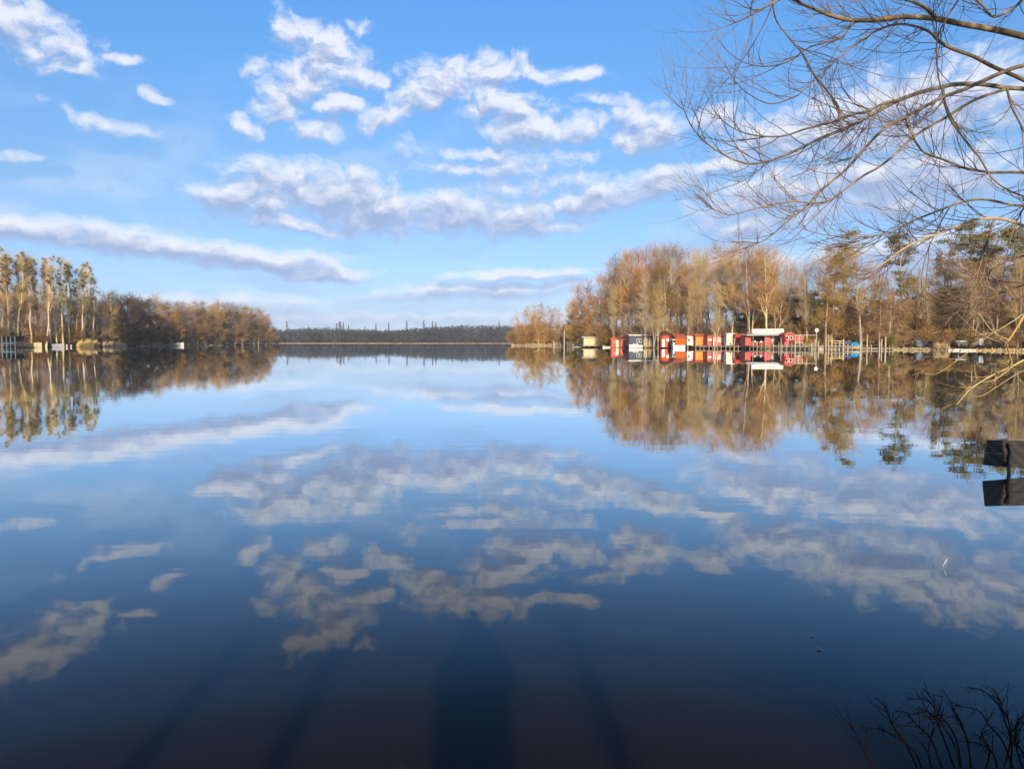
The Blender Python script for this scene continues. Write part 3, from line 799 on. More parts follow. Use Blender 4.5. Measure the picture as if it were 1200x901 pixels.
# ------------------------------------------------------------------ thicket, far woods, reeds (nobody could count these)
def stems_stuff(name, label, pts, h0, h1, mat, per=9, r=.02, lean=.35, seg=4, fork=5, kind='stuff'):
    """a thicket: many thin forked stems from the given ground points"""
    g = np.random.default_rng(len(pts))
    P = np.repeat(np.asarray(pts, float), per, 0)
    P[:, :2] += g.normal(size=(len(P), 2)) * .9
    h = g.uniform(h0, h1, len(P))
    d = unit(np.column_stack([g.normal(size=(len(P), 2)) * lean, np.ones(len(P))]))
    line = [P]
    for k in range(seg - 1):
        line.append(line[-1] + d * (h / (seg - 1))[:, None]); d = unit(d + g.normal(size=d.shape) * .12)
    Q = np.stack(line, 1); RR = np.tile(np.linspace(r * 1.5, r * .7, seg), (len(Q), 1))
    out = [tubes(Q, RR, 3)]
    if fork:
        Q2, R2 = shoots(g, Q, RR, fork, (.25, 1), (15, 55), (h0 * .3, h1 * .5), 3, .08, .15, r * .8, .6)
        out.append(tubes(Q2, R2, 3))
    V, T = join(out)
    o = obj(name, mesh_from(name, V, [T], mat))
    return tag(o, label, None, None, kind)

def bank_points(tab, p0, p1, step, b0, b1, rows):
    pts = []
    p = p0
    while p < p1:
        for _ in range(rows):
            q = p + random.uniform(-step, step)
            Y = shore_y(q, tab) + random.uniform(b0, b1)
            x = X(q, Y); pts.append((x, Y, gh(x, Y) - .1))
        p += step
    return pts

stems_stuff('undergrowth', 'tangled brown undergrowth between the trees of the left bank', bank_points(LEFT_SHORE, -120, 322, 2.2, 3, 60, 3), 3, 10, M['leaf_brown'], 7, .03)
stems_stuff('undergrowth', 'tangled brown undergrowth behind the boat huts and at the right bank', bank_points(RIGHT_SHORE, 600, 1260, 2.6, 9, 75, 3), 2.5, 8, M['leaf_brown'], 7, .026)
stems_stuff('leaf_litter', 'reddish fallen leaves and scrub on the slope behind the kiosks', bank_points(RIGHT_SHORE, 700, 960, 2.0, 6, 16, 2), .8, 2.6, M['leaf_brown'], 8, .03)

# far woods across the lake, one mass at over a kilometre, with the conifers that stick out of it
def far_woods():
    g = np.random.default_rng(5)
    V, T, o = [], [], 0
    n = 3600
    px = g.uniform(120, 800, n); Y = g.uniform(1300, 1420, n)
    line = 385.5 + 1.4 * np.sin(px * .045) + 1.2 * np.sin(px * .017 + 1) - np.clip((px - 520) / 60, 0, 1) * 2.6 + g.uniform(-.3, 4.5, n)
    c, rad = [], []
    for a, y, t in zip(px, Y, line):
        top = at(a, t, y).z
        w = g.uniform(4, 8)
        for k in range(4):
            zz = top * (.18 + .25 * k)
            c.append((X(a, y) + g.normal() * 2, y + g.normal() * 2, zz)); rad.append((w * (1 - .12 * k), w, top * .2))
    V1, T1 = balls(g, np.array(c), np.array(rad), 12, 2.8)
    me = mesh_from('far_woods', V1, [T1], M['far_wood'])
    return me
obj('far_woods', far_woods(), label='low dark woods along the far shore of the lake', kind='stuff')
def far_conifer():
    g = np.random.default_rng(6)
    c, rad = [], []
    for k in range(9):
        z = 6 + k * 2.1
        c.append((0, 0, z)); rad.append((3.4 * (1 - k / 10), 3.4 * (1 - k / 10), 1.3))
    V, T = balls(g, np.array(c), np.array(rad), 22, 1.5)
    mb = MB().tube([(0, 0, 0), (0, 0, 22)], [.35, .1], 5)
    return mb.mesh('trunk', M['dark_wood']), mesh_from('crown', V, [T], M['far_wood'])
fct, fcc = far_conifer()
def fc_label(px):
    if px < 375: return 'small dark conifer near the left end of the far woods'
    if px < 412: return 'dark conifer in the left clump of the far shore'
    if px < 470: return 'thin dark conifer left of the middle far woods'
    if px < 490: return 'thin spiky conifer just left of the tallest spike of the far shore'
    if px < 515: return 'spiky conifer beside the tallest far spike'
    if px < 560: return 'spiky dark conifer right of the tallest far spike'
    return 'dark conifer near the right end of the far woods'
for px, top in [(337, 381), (383, 386), (395, 383), (399, 381), (403, 382), (409, 384), (441, 383), (456, 382), (477, 380), (497, 379.5), (507, 380.5), (511, 381.5),
                (541, 383.5), (571, 385), (585, 381),  (362, 385), (428, 386)]:
    Y = 1285 + random.uniform(0, 15)
    x = X(px, Y); z = .3; h = (at(px, top, Y).z - z) * 1.08
    t = empty('conifer', (x, Y, z), {399: 'broad dark conifer, tallest crown of the far shore left of centre', 497: 'tallest spiky conifer of the far shore'}.get(px, fc_label(px)), 'tree', 'conifers of the far shore')
    s = h / 22; t.scale = (s * (1.6 if px == 399 else .85), s * .85, s)
    obj('trunk', fct, t); obj('crown', fcc, t)

def reeds(label, px0, px1, y_top, tab, n, w=2.5, off=-1.):
    g = np.random.default_rng(int(px0) + 3)
    p = g.uniform(px0, px1, n)
    Y = np.array([shore_y(a, tab) for a in p]) + g.uniform(off, off + w, n)
    x = (p - 600) / F * Y
    top = np.array([at(a, y_top, b).z for a, b in zip(p, Y)])
    e = np.sin(np.clip((p - px0) / (px1 - px0), .08, .92) * np.pi) ** .2
    rag = .72 + .2 * np.sin(p * 1.9) + .16 * np.sin(p * .71 + px0)
    h = np.maximum(top * e * rag * g.uniform(.45, 1.1, n), .25)
    P = np.column_stack([x, Y, np.full(n, -.1)])
    d = unit(np.column_stack([g.normal(size=(n, 2)) * .17, np.ones(n)]))
    Q = np.stack([P, P + d * (h * .55)[:, None], P + (d + g.normal(size=(n, 3)) * .12) * h[:, None]], 1)
    V, T = tubes(Q, np.tile([.045, .04, .02], (n, 1)), 3)
    return obj('reed_bed', mesh_from('reed_bed', V, [T], M['reed']), label=label, kind='stuff')
reeds('golden reed bed at the foot of the last tall poplars', 91, 117, 397, LEFT_SHORE, 2200, 4, -6)
reeds('second golden reed bed under the drooping pale tree', 122, 148, 398.6, LEFT_SHORE, 2000, 4, -7)
reeds('thin strip of reeds along the shaded left bank', 160, 262, 402.3, LEFT_SHORE, 900, 3, -1)
reeds('reeds at the foot of the alders on the right headland', 600, 660, 401.5, RIGHT_SHORE, 900, 4, -1)
reeds('tall golden reeds heaped beside the white rowing boats', 1094, 1112, 401, RIGHT_SHORE, 1500, 3, -1.5)
reeds('short pale reeds between the jetty and the golden heap', 1046, 1094, 406, RIGHT_SHORE, 1100, 2, -1)
reeds('pale reeds and dry grass at the waterline on the far right', 1143, 1230, 407, RIGHT_SHORE, 1100, 2, -1)
def far_reeds():
    g = np.random.default_rng(9); n = 5200
    x = g.uniform(-560, 360, n); y = 1255 + g.uniform(0, 6, n)
    Q = np.stack([np.column_stack([x, y, np.full(n, -.1)]), np.column_stack([x + g.normal(size=n) * .3, y, g.uniform(.5, 1.1, n)])], 1)
    V, T = tubes(Q, np.tile([.10, .05], (n, 1)), 3)
    return mesh_from('reed_belt', V, [T], M['reed'])
obj('reed_belt', far_reeds(), label='pale belt of reeds along the far shore', kind='stuff')

# ------------------------------------------------------------------ huts and boats of the right bank
class Site:
    """a thing whose front faces the camera at distance Y; parts are given by their photo rows and columns and built at real size"""
    def __init__(s, name, label, cat, px0, px1, back, group=None, base=408, tab=RIGHT_SHORE):
        s.Y = shore_y((px0 + px1) / 2, tab) + back
        s.cx = X((px0 + px1) / 2, s.Y)
        s.o = empty(name, (s.cx, s.Y, 0), label, cat, group)
    def xz(s, px, py):
        p = at(px, py, s.Y); return p.x - s.cx, p.z
    def box(s, name, px0, py0, px1, py1, y0, y1, mat, parent=None, **kw):
        """box from column px0..px1, row py0..py1, depth y0..y1 metres behind the front"""
        x0, z1 = s.xz(px0, py0); x1, z0 = s.xz(px1, py1)
        return MB().box(((x0 + x1) / 2, (y0 + y1) / 2, (z0 + z1) / 2), (abs(x1 - x0), y1 - y0, abs(z1 - z0))).build(name, M[mat], parent or s.o, **kw)
    def poly(s, name, pts, y0, y1, mat, parent=None, **kw):
        return MB().prism([s.xz(*p) for p in pts], y0, y1).build(name, M[mat], parent or s.o, **kw)
    def post(s, name, px, py0, py1, r, mat, y=0., parent=None, **kw):
        x, z1 = s.xz(px, py0); _, z0 = s.xz(px, py1)
        return MB().tube([(x, y, z0), (x, y, z1)], r, 8).build(name, M[mat], parent or s.o, **kw)
    def boards(s, px0, py0, px1, py1, n, y, mat, parent=None, name='board', t=.05, gap=.12):
        """upright boards, one mesh shared by n parts"""
        x0, z1 = s.xz(px0, py0); x1, z0 = s.xz(px1, py1)
        w = (x1 - x0) / n
        me = MB().box((0, 0, 0), (w * (1 - gap), t, z1 - z0)).mesh(name, M[mat])
        for i in range(n):
            o = obj(name, me, parent or s.o)
            o.location = (x0 + (i + .5) * w, y - t / 2 - .002 + .012 * (i % 2), (z0 + z1) / 2)

# cream boathouse
b = Site('boathouse', 'cream flat-roofed boathouse standing on low posts at the left end of the huts', 'boathouse', 684, 711, 0)
b.box('wall', 684, 395.6, 711, 404.6, 0, 5.5, 'cream'); b.box('roof', 681.6, 394.4, 712.6, 395.6, -.5, 5.9, 'pale_wood')
b.boards(684.4, 396.2, 710.6, 404.4, 14, 0, 'cream')
for p in (690.5, 697.5, 704.5): b.box('door_frame', p - .25, 396, p + .25, 404.6, -.1, -.05, 'wood')
for p in (684.5, 691, 698, 704.5, 710.5): b.post('pile', p, 404.6, 409, .16, 'wood', .1)
b.box('deck', 682, 404.6, 714, 405.5, -1.4, -.02, 'wood')
# red and orange hut
b = Site('boat_hut', 'orange-red boarded hut right beside the cream boathouse', 'hut', 716, 735, 1)
b.box('wall', 716, 395.4, 735.5, 407.2, 0, 4.5, 'rust_red')
b.boards(716.4, 398, 719, 407, 3, 0, 'red'); b.boards(725.8, 395.8, 735.2, 407, 8, 0, 'rust_red')
b.poly('roof', [(715.2, 397.6), (725.5, 394.2), (736, 394.2), (736, 395.3), (725.5, 395.3), (715.2, 398.4)], -.4, 4.8, 'roof_red')
w = b.box('window', 719.4, 398.2, 721.2, 401.8, -.06, -.01, 'white'); b.box('pane', 719.7, 398.7, 720.9, 401.3, -.09, -.065, 'darkglass', w)
b.box('door', 721.9, 398.6, 724.8, 406.8, -.07, -.01, 'white')
w = b.box('window', 729, 397.6, 731, 400.6, -.12, -.07, 'white'); b.box('pane', 729.3, 398, 730.7, 400.2, -.15, -.125, 'darkglass', w)
# dark boathouse
b = Site('boathouse', 'dark blue boathouse with a thin white roof edge behind the moored white boat', 'boathouse', 737, 773, 3)
b.box('wall', 737.5, 393.4, 773, 405, 0, 6, 'navy'); b.box('roof', 736.4, 392.2, 774, 393.4, -.7, 6.3, 'white')
b.boards(738, 393.8, 745, 404.8, 6, 0, 'navy'); b.boards(764.5, 393.8, 772.6, 404.8, 7, 0, 'navy')
for p0, p1 in ((746, 748.6), (749.4, 752)):
    w = b.box('window', p0, 397.2, p1, 401.6, -.07, -.01, 'white'); b.box('pane', p0 + .35, 397.7, p1 - .35, 401.1, -.1, -.075, 'darkglass', w)
w = b.box('window', 770.2, 395.6, 772.6, 399.6, -.13, -.08, 'offwhite'); b.box('pane', 770.6, 396.1, 772.2, 399.1, -.16, -.135, 'darkglass', w)
b.box('door', 754.5, 396, 758.5, 405, -.07, -.01, 'wood'); b.box('door', 759.5, 396, 763.4, 405, -.07, -.01, 'wood')
b.box('deck', 736, 405, 776, 406, -1.8, -.02, 'wood')
for p in (738, 746, 754.5, 763, 772): b.post('pile', p, 406, 409, .13, 'wood', -1.4)
# boats
def boat(name, label, px0, px1, py_top, off, mat, tab=RIGHT_SHORE, group=None, cabin=None, over=False, beam=.32, flip=False, h=None):
    Y = shore_y((px0 + px1) / 2, tab) + off
    Lg = X(px1, Y) - X(px0, Y); zt = h or max(at(px0, py_top, Y).z, .3)
    z0 = gh((X(px0, Y) + X(px1, Y)) / 2, Y) if over else -.12
    zt = max(zt - z0, .35) if over else zt
    o = empty(name, (X((px0 + px1) / 2, Y), Y, z0), label, 'boat', group)
    n, m = 12, 8
    vs = []; B = Lg * beam / 2
    for i in range(n + 1):
        t = i / n
        w = B * min(1, (1.02 - t) ** .55 * 1.25) * (.82 + .18 * min(t * 4, 1))
        sheer = zt * (1 + .22 * t * t)
        for k in range(m + 1):
            a = math.pi * k / m
            z = sheer * (1 - math.sin(a) ** .7)
            if over: z = sheer * math.sin(a) ** .7
            vs.append(((t - .5) * Lg * (-1 if flip else 1), -math.cos(a) * w, z))
    fs = [(i * (m + 1) + k, i * (m + 1) + k + 1, (i + 1) * (m + 1) + k + 1, (i + 1) * (m + 1) + k) for i in range(n) for k in range(m)]
    fs.append(tuple(range(m + 1)))
    hull = MB().add(vs, fs).build('hull', M[mat], o, smooth=True)
    if not over:
        MB().tube([(v[0], v[1], v[2]) for v in vs[0::m + 1]], .045, 6).build('gunwale', M['wood' if cabin is None else 'white'], o)
        MB().tube([(v[0], v[1], v[2]) for v in vs[m::m + 1]], .045, 6).build('gunwale', M['wood' if cabin is None else 'white'], o)
        for t in (.3, .6):
            MB().box(((t - .5) * Lg * (-1 if flip else 1), 0, zt * .75), (.28, B * 1.7, .05)).build('thwart', M['wood'], o)
    else:
        MB().tube([((t - .5) * Lg * (-1 if flip else 1), 0, zt * (1 + .22 * t * t) + .02) for t in (0, .3, .6, .95)], .05, 6).build('keel', M['wood'], o)
    if cabin:
        c = MB().prism([(-Lg * .22, zt), (Lg * .18, zt), (Lg * .08, zt + cabin), (-Lg * .2, zt + cabin)], -B * .6, B * .6).build('cabin', M['white'], o)
        MB().box((-Lg * .06, -B * .61, zt + cabin * .55), (Lg * .2, .03, cabin * .4)).build('window', M['darkglass'], c)
    return o
boat('motorboat', 'white motorboat moored in front of the dark blue boathouse', 737, 753, 404, -4, 'white', cabin=.55, flip=True)
boat('rowing_boat', 'small pale rowing boat at the corner of the cream boathouse', 672, 683, 406, -3, 'white')
boat('rowing_boat', 'white rowing boat nosing out beside the orange-red hut', 706, 716, 405.6, -4, 'white', flip=True)
boat('rowing_boat', 'white rowing boat nearest the golden reed heap on the right', 1110, 1124, 408.4, -3, 'white')
boat('rowing_boat', 'white rowing boat right of the first one past the reed heap', 1125, 1143, 408.6, -2.5, 'white', flip=True)
boat('upturned_boat', 'blue-grey boat lying keel up on the bank left of the reed heap', 1073, 1098, 399, 7, 'bluegrey', over=True, h=2.4)
wb_ = boat('laid_up_boat', 'white boat laid up keel over on trestles on the left bank under the poplars', 33, 56, 395.5, 6, 'white', LEFT_SHORE, over=True, h=1.9, beam=.3)
wb_.location.z = at(45, 400, wb_.location.y).z
for dx in (-2, 2):
    MB().box((dx, 0, -.6), (.15, 1.8, 1.25)).build('trestle', M['wood'], wb_)
boat('rowing_boat', 'brown low boat moored at the left bank beside the dark jetty', 18, 50, 402, -4, 'wood', LEFT_SHORE, beam=.2)
boat('rowing_boat', 'small white boat pulled up below the dark trees of the left bank', 195, 216, 401.8, -3, 'white', LEFT_SHORE, beam=.2)
boat('rowing_boat', 'small dark boat with pale rim between white boat and reeds, left bank', 62, 76, 403, -3, 'grey', LEFT_SHORE, beam=.2)
for i, (p, lab) in enumerate([(79, 'white oil drum at the waterline, left of the two by the first reeds'), (84, 'white oil drum at the waterline, right of the two by the first reeds')]):
    Y = shore_y(p, LEFT_SHORE) - 1
    o = empty('drum', (X(p, Y), Y, .1), lab, 'drum', 'white drums on the left bank')
    MB().lathe([(0, 0), (.32, 0), (.32, .9), (.3, .95), (0, .95)], n=12).build('body', M['white'], o)
    MB().lathe([(.33, .4), (.36, .45), (.33, .5)], n=12).build('rim', M['grey'], o)

# round red kiosk with a dark pointed roof
b = Site('round_kiosk', 'round red kiosk with a dark pointed roof', 'kiosk', 774, 787, 0)
x0, z0 = b.xz(780.5, 407); _, z1 = b.xz(780.5, 392.2); _, z2 = b.xz(780.5, 387.6)
rk = (b.xz(787, 400)[0] - b.xz(774, 400)[0]) / 2
MB().lathe([(rk * .93, z0), (rk * .93, z1), (0, z1)], (x0, rk, 0), 18).build('wall', M['red'], b.o, True)
MB().lathe([(rk * 1.12, z1 - .05), (rk * 1.1, z1 + .15), (rk * .45, z2 - .25), (0, z2)], (x0, rk, 0), 18).build('roof', M['dark_wood'], b.o, True)
b.box('door', 775.8, 397.4, 779, 406.6, rk * .05, rk * .3, 'white'); b.box('hatch', 781, 396.6, 784, 400, -.02, .25, 'white')
# white houseboat
b = Site('houseboat', 'small white houseboat with a dark window band, moored right of the round red kiosk', 'boat', 788, 803.5, -2)
b.poly('hull', [(788.5, 405.2), (803.5, 405.2), (802.6, 408.8), (789.4, 408.8)], 0, 3, 'white'); b.box('cabin', 789, 401.6, 803, 405.2, .3, 2.7, 'white')
b.box('roof', 788, 397.6, 803.6, 398.6, 0, 3, 'white')
for p in (788.6, 793, 798, 803): b.post('roof_post', p, 398.6, 401.6, .07, 'white', .3)
b.box('window', 790.6, 402.4, 796, 404.2, .25, .29, 'darkglass'); b.box('window', 797.4, 402.4, 801.6, 404.2, .25, .29, 'darkglass'); b.box('awning', 790, 399, 802, 401.5, 1.2, 1.3, 'navy')
# white cabin
b = Site('cabin', 'narrow white cabin between the houseboat and the orange doors', 'cabin', 805, 813.5, 0)
b.box('wall', 805.3, 395, 813.4, 404.5, 0, 3, 'white'); b.box('roof', 804.6, 394, 814, 395, -.3, 3.3, 'white')
w = b.box('window', 806.4, 396.6, 808.4, 400.6, -.05, -.01, 'grey'); b.box('pane', 806.7, 397, 808.1, 400.2, -.08, -.055, 'darkglass', w)
b.box('door', 809.8, 396.4, 812.2, 404.2, -.05, -.01, 'offwhite'); b.box('step', 809, 404.5, 813, 405.4, -.8, -.02, 'wood')
# long shed roof behind
b = Site('long_shed', 'long low shed with a dull red roof running behind the kiosks', 'shed', 790, 872, 7)
b.box('wall', 792, 394.5, 871, 404, 0, 6, 'rust_red'); 
x0, z0 = b.xz(790, 394.8); x1, z1 = b.xz(873, 391)
MB().add([(x0, -.5, z0), (x1, -.5, z0), (x1, 3.2, z1), (x0, 3.2, z1), (x0, 6.6, z0), (x1, 6.6, z0), (x0, -.5, z0 - .15), (x1, -.5, z0 - .15), (x1, 6.6, z0 - .15), (x0, 6.6, z0 - .15)],
         [(0, 1, 2, 3), (3, 2, 5, 4), (6, 7, 1, 0), (9, 8, 7, 6), (4, 5, 8, 9), (0, 3, 4, 9, 6), (1, 7, 8, 5, 2)]).build('roof', M['roof_red'], b.o)
for p in (803, 846, 868): b.box('chimney', p, 388.6, p + 1, 392.4, 3, 3.4, 'dark_wood')
# orange doors
b = Site('boat_garage', 'boat garage with bright orange double doors', 'garage', 815, 828.5, 1)
b.box('wall', 814.6, 393.4, 828.6, 405, 0, 4, 'rust_red'); b.box('roof', 814, 392.4, 829.2, 393.4, -.4, 4.2, 'roof_red')
for p0, p1 in ((815.4, 821.3), (821.6, 827.6)):
    d = b.box('door', p0, 394.6, p1, 404.6, -.06, -.01, 'orange')
    b.boards(p0 + .2, 394.9, p1 - .2, 404.3, 5, -.06, 'orange', d)
# kiosks
b = Site('kiosk', 'red kiosk with white picket panels right of the orange doors', 'kiosk', 829, 850.5, 1)
b.box('wall', 829, 393.6, 850.4, 405, 0, 4, 'red'); b.box('roof', 828.9, 392.5, 850.8, 393.6, -.5, 4.2, 'roof_red')
b.boards(841, 395.4, 850, 401.4, 9, -.05, 'white', name='picket', gap=.35)
b.box('hatch', 830, 397, 834.6, 399.4, -.07, -.01, 'white'); b.box('sign', 830.6, 400.4, 834, 401.6, -.07, -.01, 'rust_red'); b.box('door', 835.8, 395.4, 838.6, 405, -.07, -.01, 'white')
b = Site('booth', 'pale greenish booth with upright slats between two red kiosks', 'booth', 851, 861, .4)
b.box('wall', 851.4, 391.4, 860.8, 404.6, 0, 3, 'offwhite'); b.box('roof', 850.9, 390.4, 861.2, 391.4, -.3, 3.2, 'white')
b.boards(852, 394.8, 860.2, 401.6, 8, -.01, 'offwhite', name='slat', gap=.4); b.box('sign', 852, 391.9, 860.2, 394.2, -.09, -.01, 'white')
b = Site('kiosk', 'plain red kiosk with one white hatch left of the kiosk sign', 'kiosk', 861.5, 872, 1)
b.box('wall', 861.6, 392.4, 873, 405, 0, 4, 'red'); b.box('roof', 861.5, 391.3, 873, 392.4, -.4, 4.2, 'roof_red')
b.box('hatch', 867.2, 396.4, 869.6, 401.4, -.07, -.01, 'white'); b.box('counter', 863, 401.8, 871.5, 402.5, -.5, -.01, 'pale_wood'); b.boards(862, 402.6, 872.6, 404.8, 8, 0, 'red')
# main kiosk with signboard
b = Site('snack_kiosk', 'red snack kiosk under a grey awning with a long white signboard on its roof', 'kiosk', 873, 918, 2)
b.box('wall', 873.5, 393, 880, 405, 0, 5, 'red'); b.box('wall', 896, 393, 903.4, 405, 0, 5, 'red'); b.box('wall', 904, 393, 918, 405, 1.2, 5, 'rust_red')
b.box('back_wall', 880, 393, 896, 405, 3.2, 5, 'dark_wood'); b.box('counter', 880.3, 400.6, 895.8, 401.5, .1, .8, 'pale_wood'); b.boards(880.4, 401.6, 895.6, 405, 10, .5, 'red')
b.poly('awning', [(871, 392.6), (884, 391.2), (914, 391.2), (919, 392.6), (914, 393.2), (875, 393.4)], -1.6, 5.2, 'grey')
b.box('door', 906, 395.2, 910, 404.8, 1.12, 1.19, 'offwhite')
w = b.box('window', 911.8, 395.6, 916.4, 399.6, 1.12, 1.19, 'white'); b.box('pane', 912.3, 396.1, 915.9, 399.1, 1.08, 1.115, 'darkglass', w)
for p in (881, 896, 904, 917): b.post('awning_post', p, 393.2, 405, .07, 'wood', -1.3)
sg = b.poly('signboard', [(880.6, 385.7), (916.6, 385.3), (917.2, 389.8), (913, 391), (882, 391), (880.2, 389.6)], -1.2, -1.02, 'white')
g = np.random.default_rng(3)
lt = MB()                                           # the two words on the board, too small in the photograph to read
for p0, p1 in ((889, 893.8), (895, 896.4), (900, 907.2)):
    p = p0
    while p < p1:
        x, z1 = b.xz(p, 387.1); _, z0 = b.xz(p, 388.8)
        zz = z0 + (z1 - z0) * .5
        lt.box((x, -1.215, zz), (.12, .02, (z1 - z0) * (1 if g.random() > .3 else .6)))
        if g.random() > .35: lt.box((x + .11, -1.215, zz + (z1 - z0) * g.choice([-.4, 0, .4])), (.2, .02, .07))
        p += 1.25
lt.build('lettering', M['dark_wood'], sg)
b = Site('parasol', 'closed red parasol standing in front of the snack kiosk', 'parasol', 919.4, 922, -1.)
b.post('pole', 920.6, 394, 406.5, .03, 'white')
x0, z1 = b.xz(920.6, 392.8); _, z0 = b.xz(920.6, 401)
MB().lathe([(.12, z0), (.34, z0 + .35), (.2, z0 + .8 * (z1 - z0)), (.02, z1)], (x0, 0, 0), 10).build('canopy', M['red'], b.o, True)
b = Site('kiosk', 'red kiosk with two dark windows at the right end of the row', 'kiosk', 919.5, 931, 3)
b.box('wall', 919.6, 391.6, 931, 404.8, 0, 4, 'red'); b.poly('roof', [(918.8, 391.8), (922.5, 389.4), (927.5, 389.2), (931.8, 391.6), (931.8, 392), (918.8, 392.2)], -.3, 4.3, 'roof_red')
for p in (921, 925.6):
    w = b.box('window', p, 393.6, p + 3, 398, -.06, -.01, 'white'); b.box('pane', p + .5, 394.2, p + 2.5, 397.4, -.09, -.065, 'darkglass', w)
b = Site('fence', 'low red board fence between the last red kiosk and the round sign', 'fence', 932, 941, 2)
for p in (932, 936.5, 941): b.post('fence_post', p, 392.4, 405, .07, 'white', -.06)
b.boards(932.3, 393.4, 940.8, 401, 9, .06, 'rust_red', gap=.15)
b.box('rail', 932, 392.6, 956, 393, -.02, .05, 'white')
b.box('rail', 932, 401.2, 941, 401.7, -.02, .05, 'white')

# round white sign on its pole
b = Site('round_sign', 'round white disc sign on a slim pale pole at the jetty', 'sign', 955.5, 958.5, -.5)
b.post('pole', 957, 389, 410.6, .07, 'white')
x0, z0 = b.xz(957, 387)
MB().tube([(x0, -.1, z0), (x0, -.14, z0)], .5, 20).build('disc', M['white'], b.o)
MB().tube([(x0, -.07, z0), (x0, -.095, z0)], .54, 20).build('disc_back', M['grey'], b.o)

# jetty of the right bank: deck boards and rails between piles
def jetty(label, px0, px1, y_deck, off, nb, piles, rail=None, mat='wood'):
    Y0, Y1 = shore_y(px0, RIGHT_SHORE) + off, shore_y(px1, RIGHT_SHORE) + off
    a = Vector((X(px0, Y0), Y0, 0)); c = Vector((X(px1, Y1), Y1, 0))
    z = at((px0 + px1) / 2, y_deck, (Y0 + Y1) / 2).z
    o = empty('jetty', a, label, 'jetty', 'jetties of the right bank', math.atan2(c.y - a.y, c.x - a.x))
    Lg = (c - a).length; w = Lg / nb
    me = MB().box((0, 0, 0), (w * .9, 1.6, .08)).mesh('deck_board', M[mat])
    for i in range(nb):
        d = obj('deck_board', me, o); d.location = ((i + .5) * w, .8, z + .01 * (i % 3)); d.rotation_euler.z = random.uniform(-.01, .01)
    MB().box((Lg / 2, .06, z - .13), (Lg, .1, .16)).build('beam', M[mat], o)
    MB().box((Lg / 2, 1.5, z - .13), (Lg, .1, .16)).build('beam', M[mat], o)
    for p in piles:
        t = (p[0] - px0) / (px1 - px0); yy = Y0 + (Y1 - Y0) * t
        r = p[2] if len(p) > 2 else .11
        zt = at(p[0], p[1], yy).z
        q = MB().tube([(0, 0, -.9), (0, 0, zt)], [r, r * .9], 8).build('pile', M['pale_wood'], o)
        q.location = (t * Lg, -.14, 0); q.rotation_euler = (random.uniform(-.02, .02), random.uniform(-.02, .02), 0)
        if r > .15: MB().tube([(0, 0, zt), (0, 0, zt + .06)], [r * 1.1, r * .7], 8).build('pile_cap', M['white'], q)
    return o
jetty('low jetty linking the pale posts left of the cream boathouse', 662, 684, 407, -2, 18, [(666, 400), (668.5, 400.4), (673, 403), (677, 402.4), (681, 403)])
jetty('boarded bank edge in front of the orange doors and kiosks', 814, 872, 405.6, -1.5, 60, [(p + random.uniform(-.8, .8), random.uniform(402.2, 404.8), .1) for p in range(816, 872, 5)] + [(838.5, 391.5, .2), (861, 397, .16)])
jetty('boarded landing in front of the snack kiosk and red fence', 872, 950, 405.8, -1.5, 80, [(p + random.uniform(-.8, .8), random.uniform(400.5, 404.6), .1) for p in range(874, 950, 5)] + [(933, 392.4, .17), (917, 396, .13)])
jetty('weathered jetty with tall uneven piles beside the round sign', 950, 1008, 405.6, -2, 60, [(950.6, 402, .14), (952.4, 401.5, .13), (955, 397, .15), (959.2, 400.5, .16), (968, 393, .2), (971, 392.4, .18), (975, 402), (979, 403), (984, 400.2, .13), (988.5, 398, .24), (994, 403), (999, 404), (1004, 404)])
jetty('low white-edged jetty in front of the blue covered boat', 990, 1047, 408, -4.5, 60, [(993, 404, .12), (1008.5, 402, .2), (1016, 392.6, .17), (1021, 404, .12), (1030.5, 401.5, .2), (1033, 397, .15), (1037.5, 395, .23), (1042, 405), (1046, 404)], mat='pale_wood')

b = Site('boarded_bank', 'pale boarded bank wall behind the piles below the kiosks', 'wall', 905, 990, -.5)
me = MB().box((0, 0, 0), (.42, .06, 1.3)).mesh('board', M['pale_wood'])
nB = 60
for i in range(nB):
    p = 905 + (990 - 905) * (i + .5) / nB
    Y = shore_y(p, RIGHT_SHORE) - .5
    q = obj('board', me, b.o); q.location = (X(p, Y) - b.cx, Y - b.Y, .45 + random.uniform(-.06, .06)); q.rotation_euler.z = -.55
# loose posts in the water
for i, (p, t, off, r, lab) in enumerate([(649, 399.8, -20, .17, 'short pale post in the water before the alder clump'), (661, 387.6, -20, .15, 'tall white pole left of the cream boathouse'),
                                         (670.5, 402, -6, .12, 'thin low post in the water between tall pole and boathouse')]):
    Y = shore_y(664 if p < 662 else p, RIGHT_SHORE) + off
    o = empty('mooring_post', (X(p, Y), Y, 0), lab, 'post')
    zt = at(p, t, Y).z
    MB().tube([(0, 0, -1), (0, 0, zt)], [r, r * .85], 8).build('shaft', M['white' if p == 661 else 'pale_wood'], o)
    MB().tube([(0, 0, zt), (0, 0, zt + .08)], [r * .95, r * .5], 8).build('cap', M['white'], o)

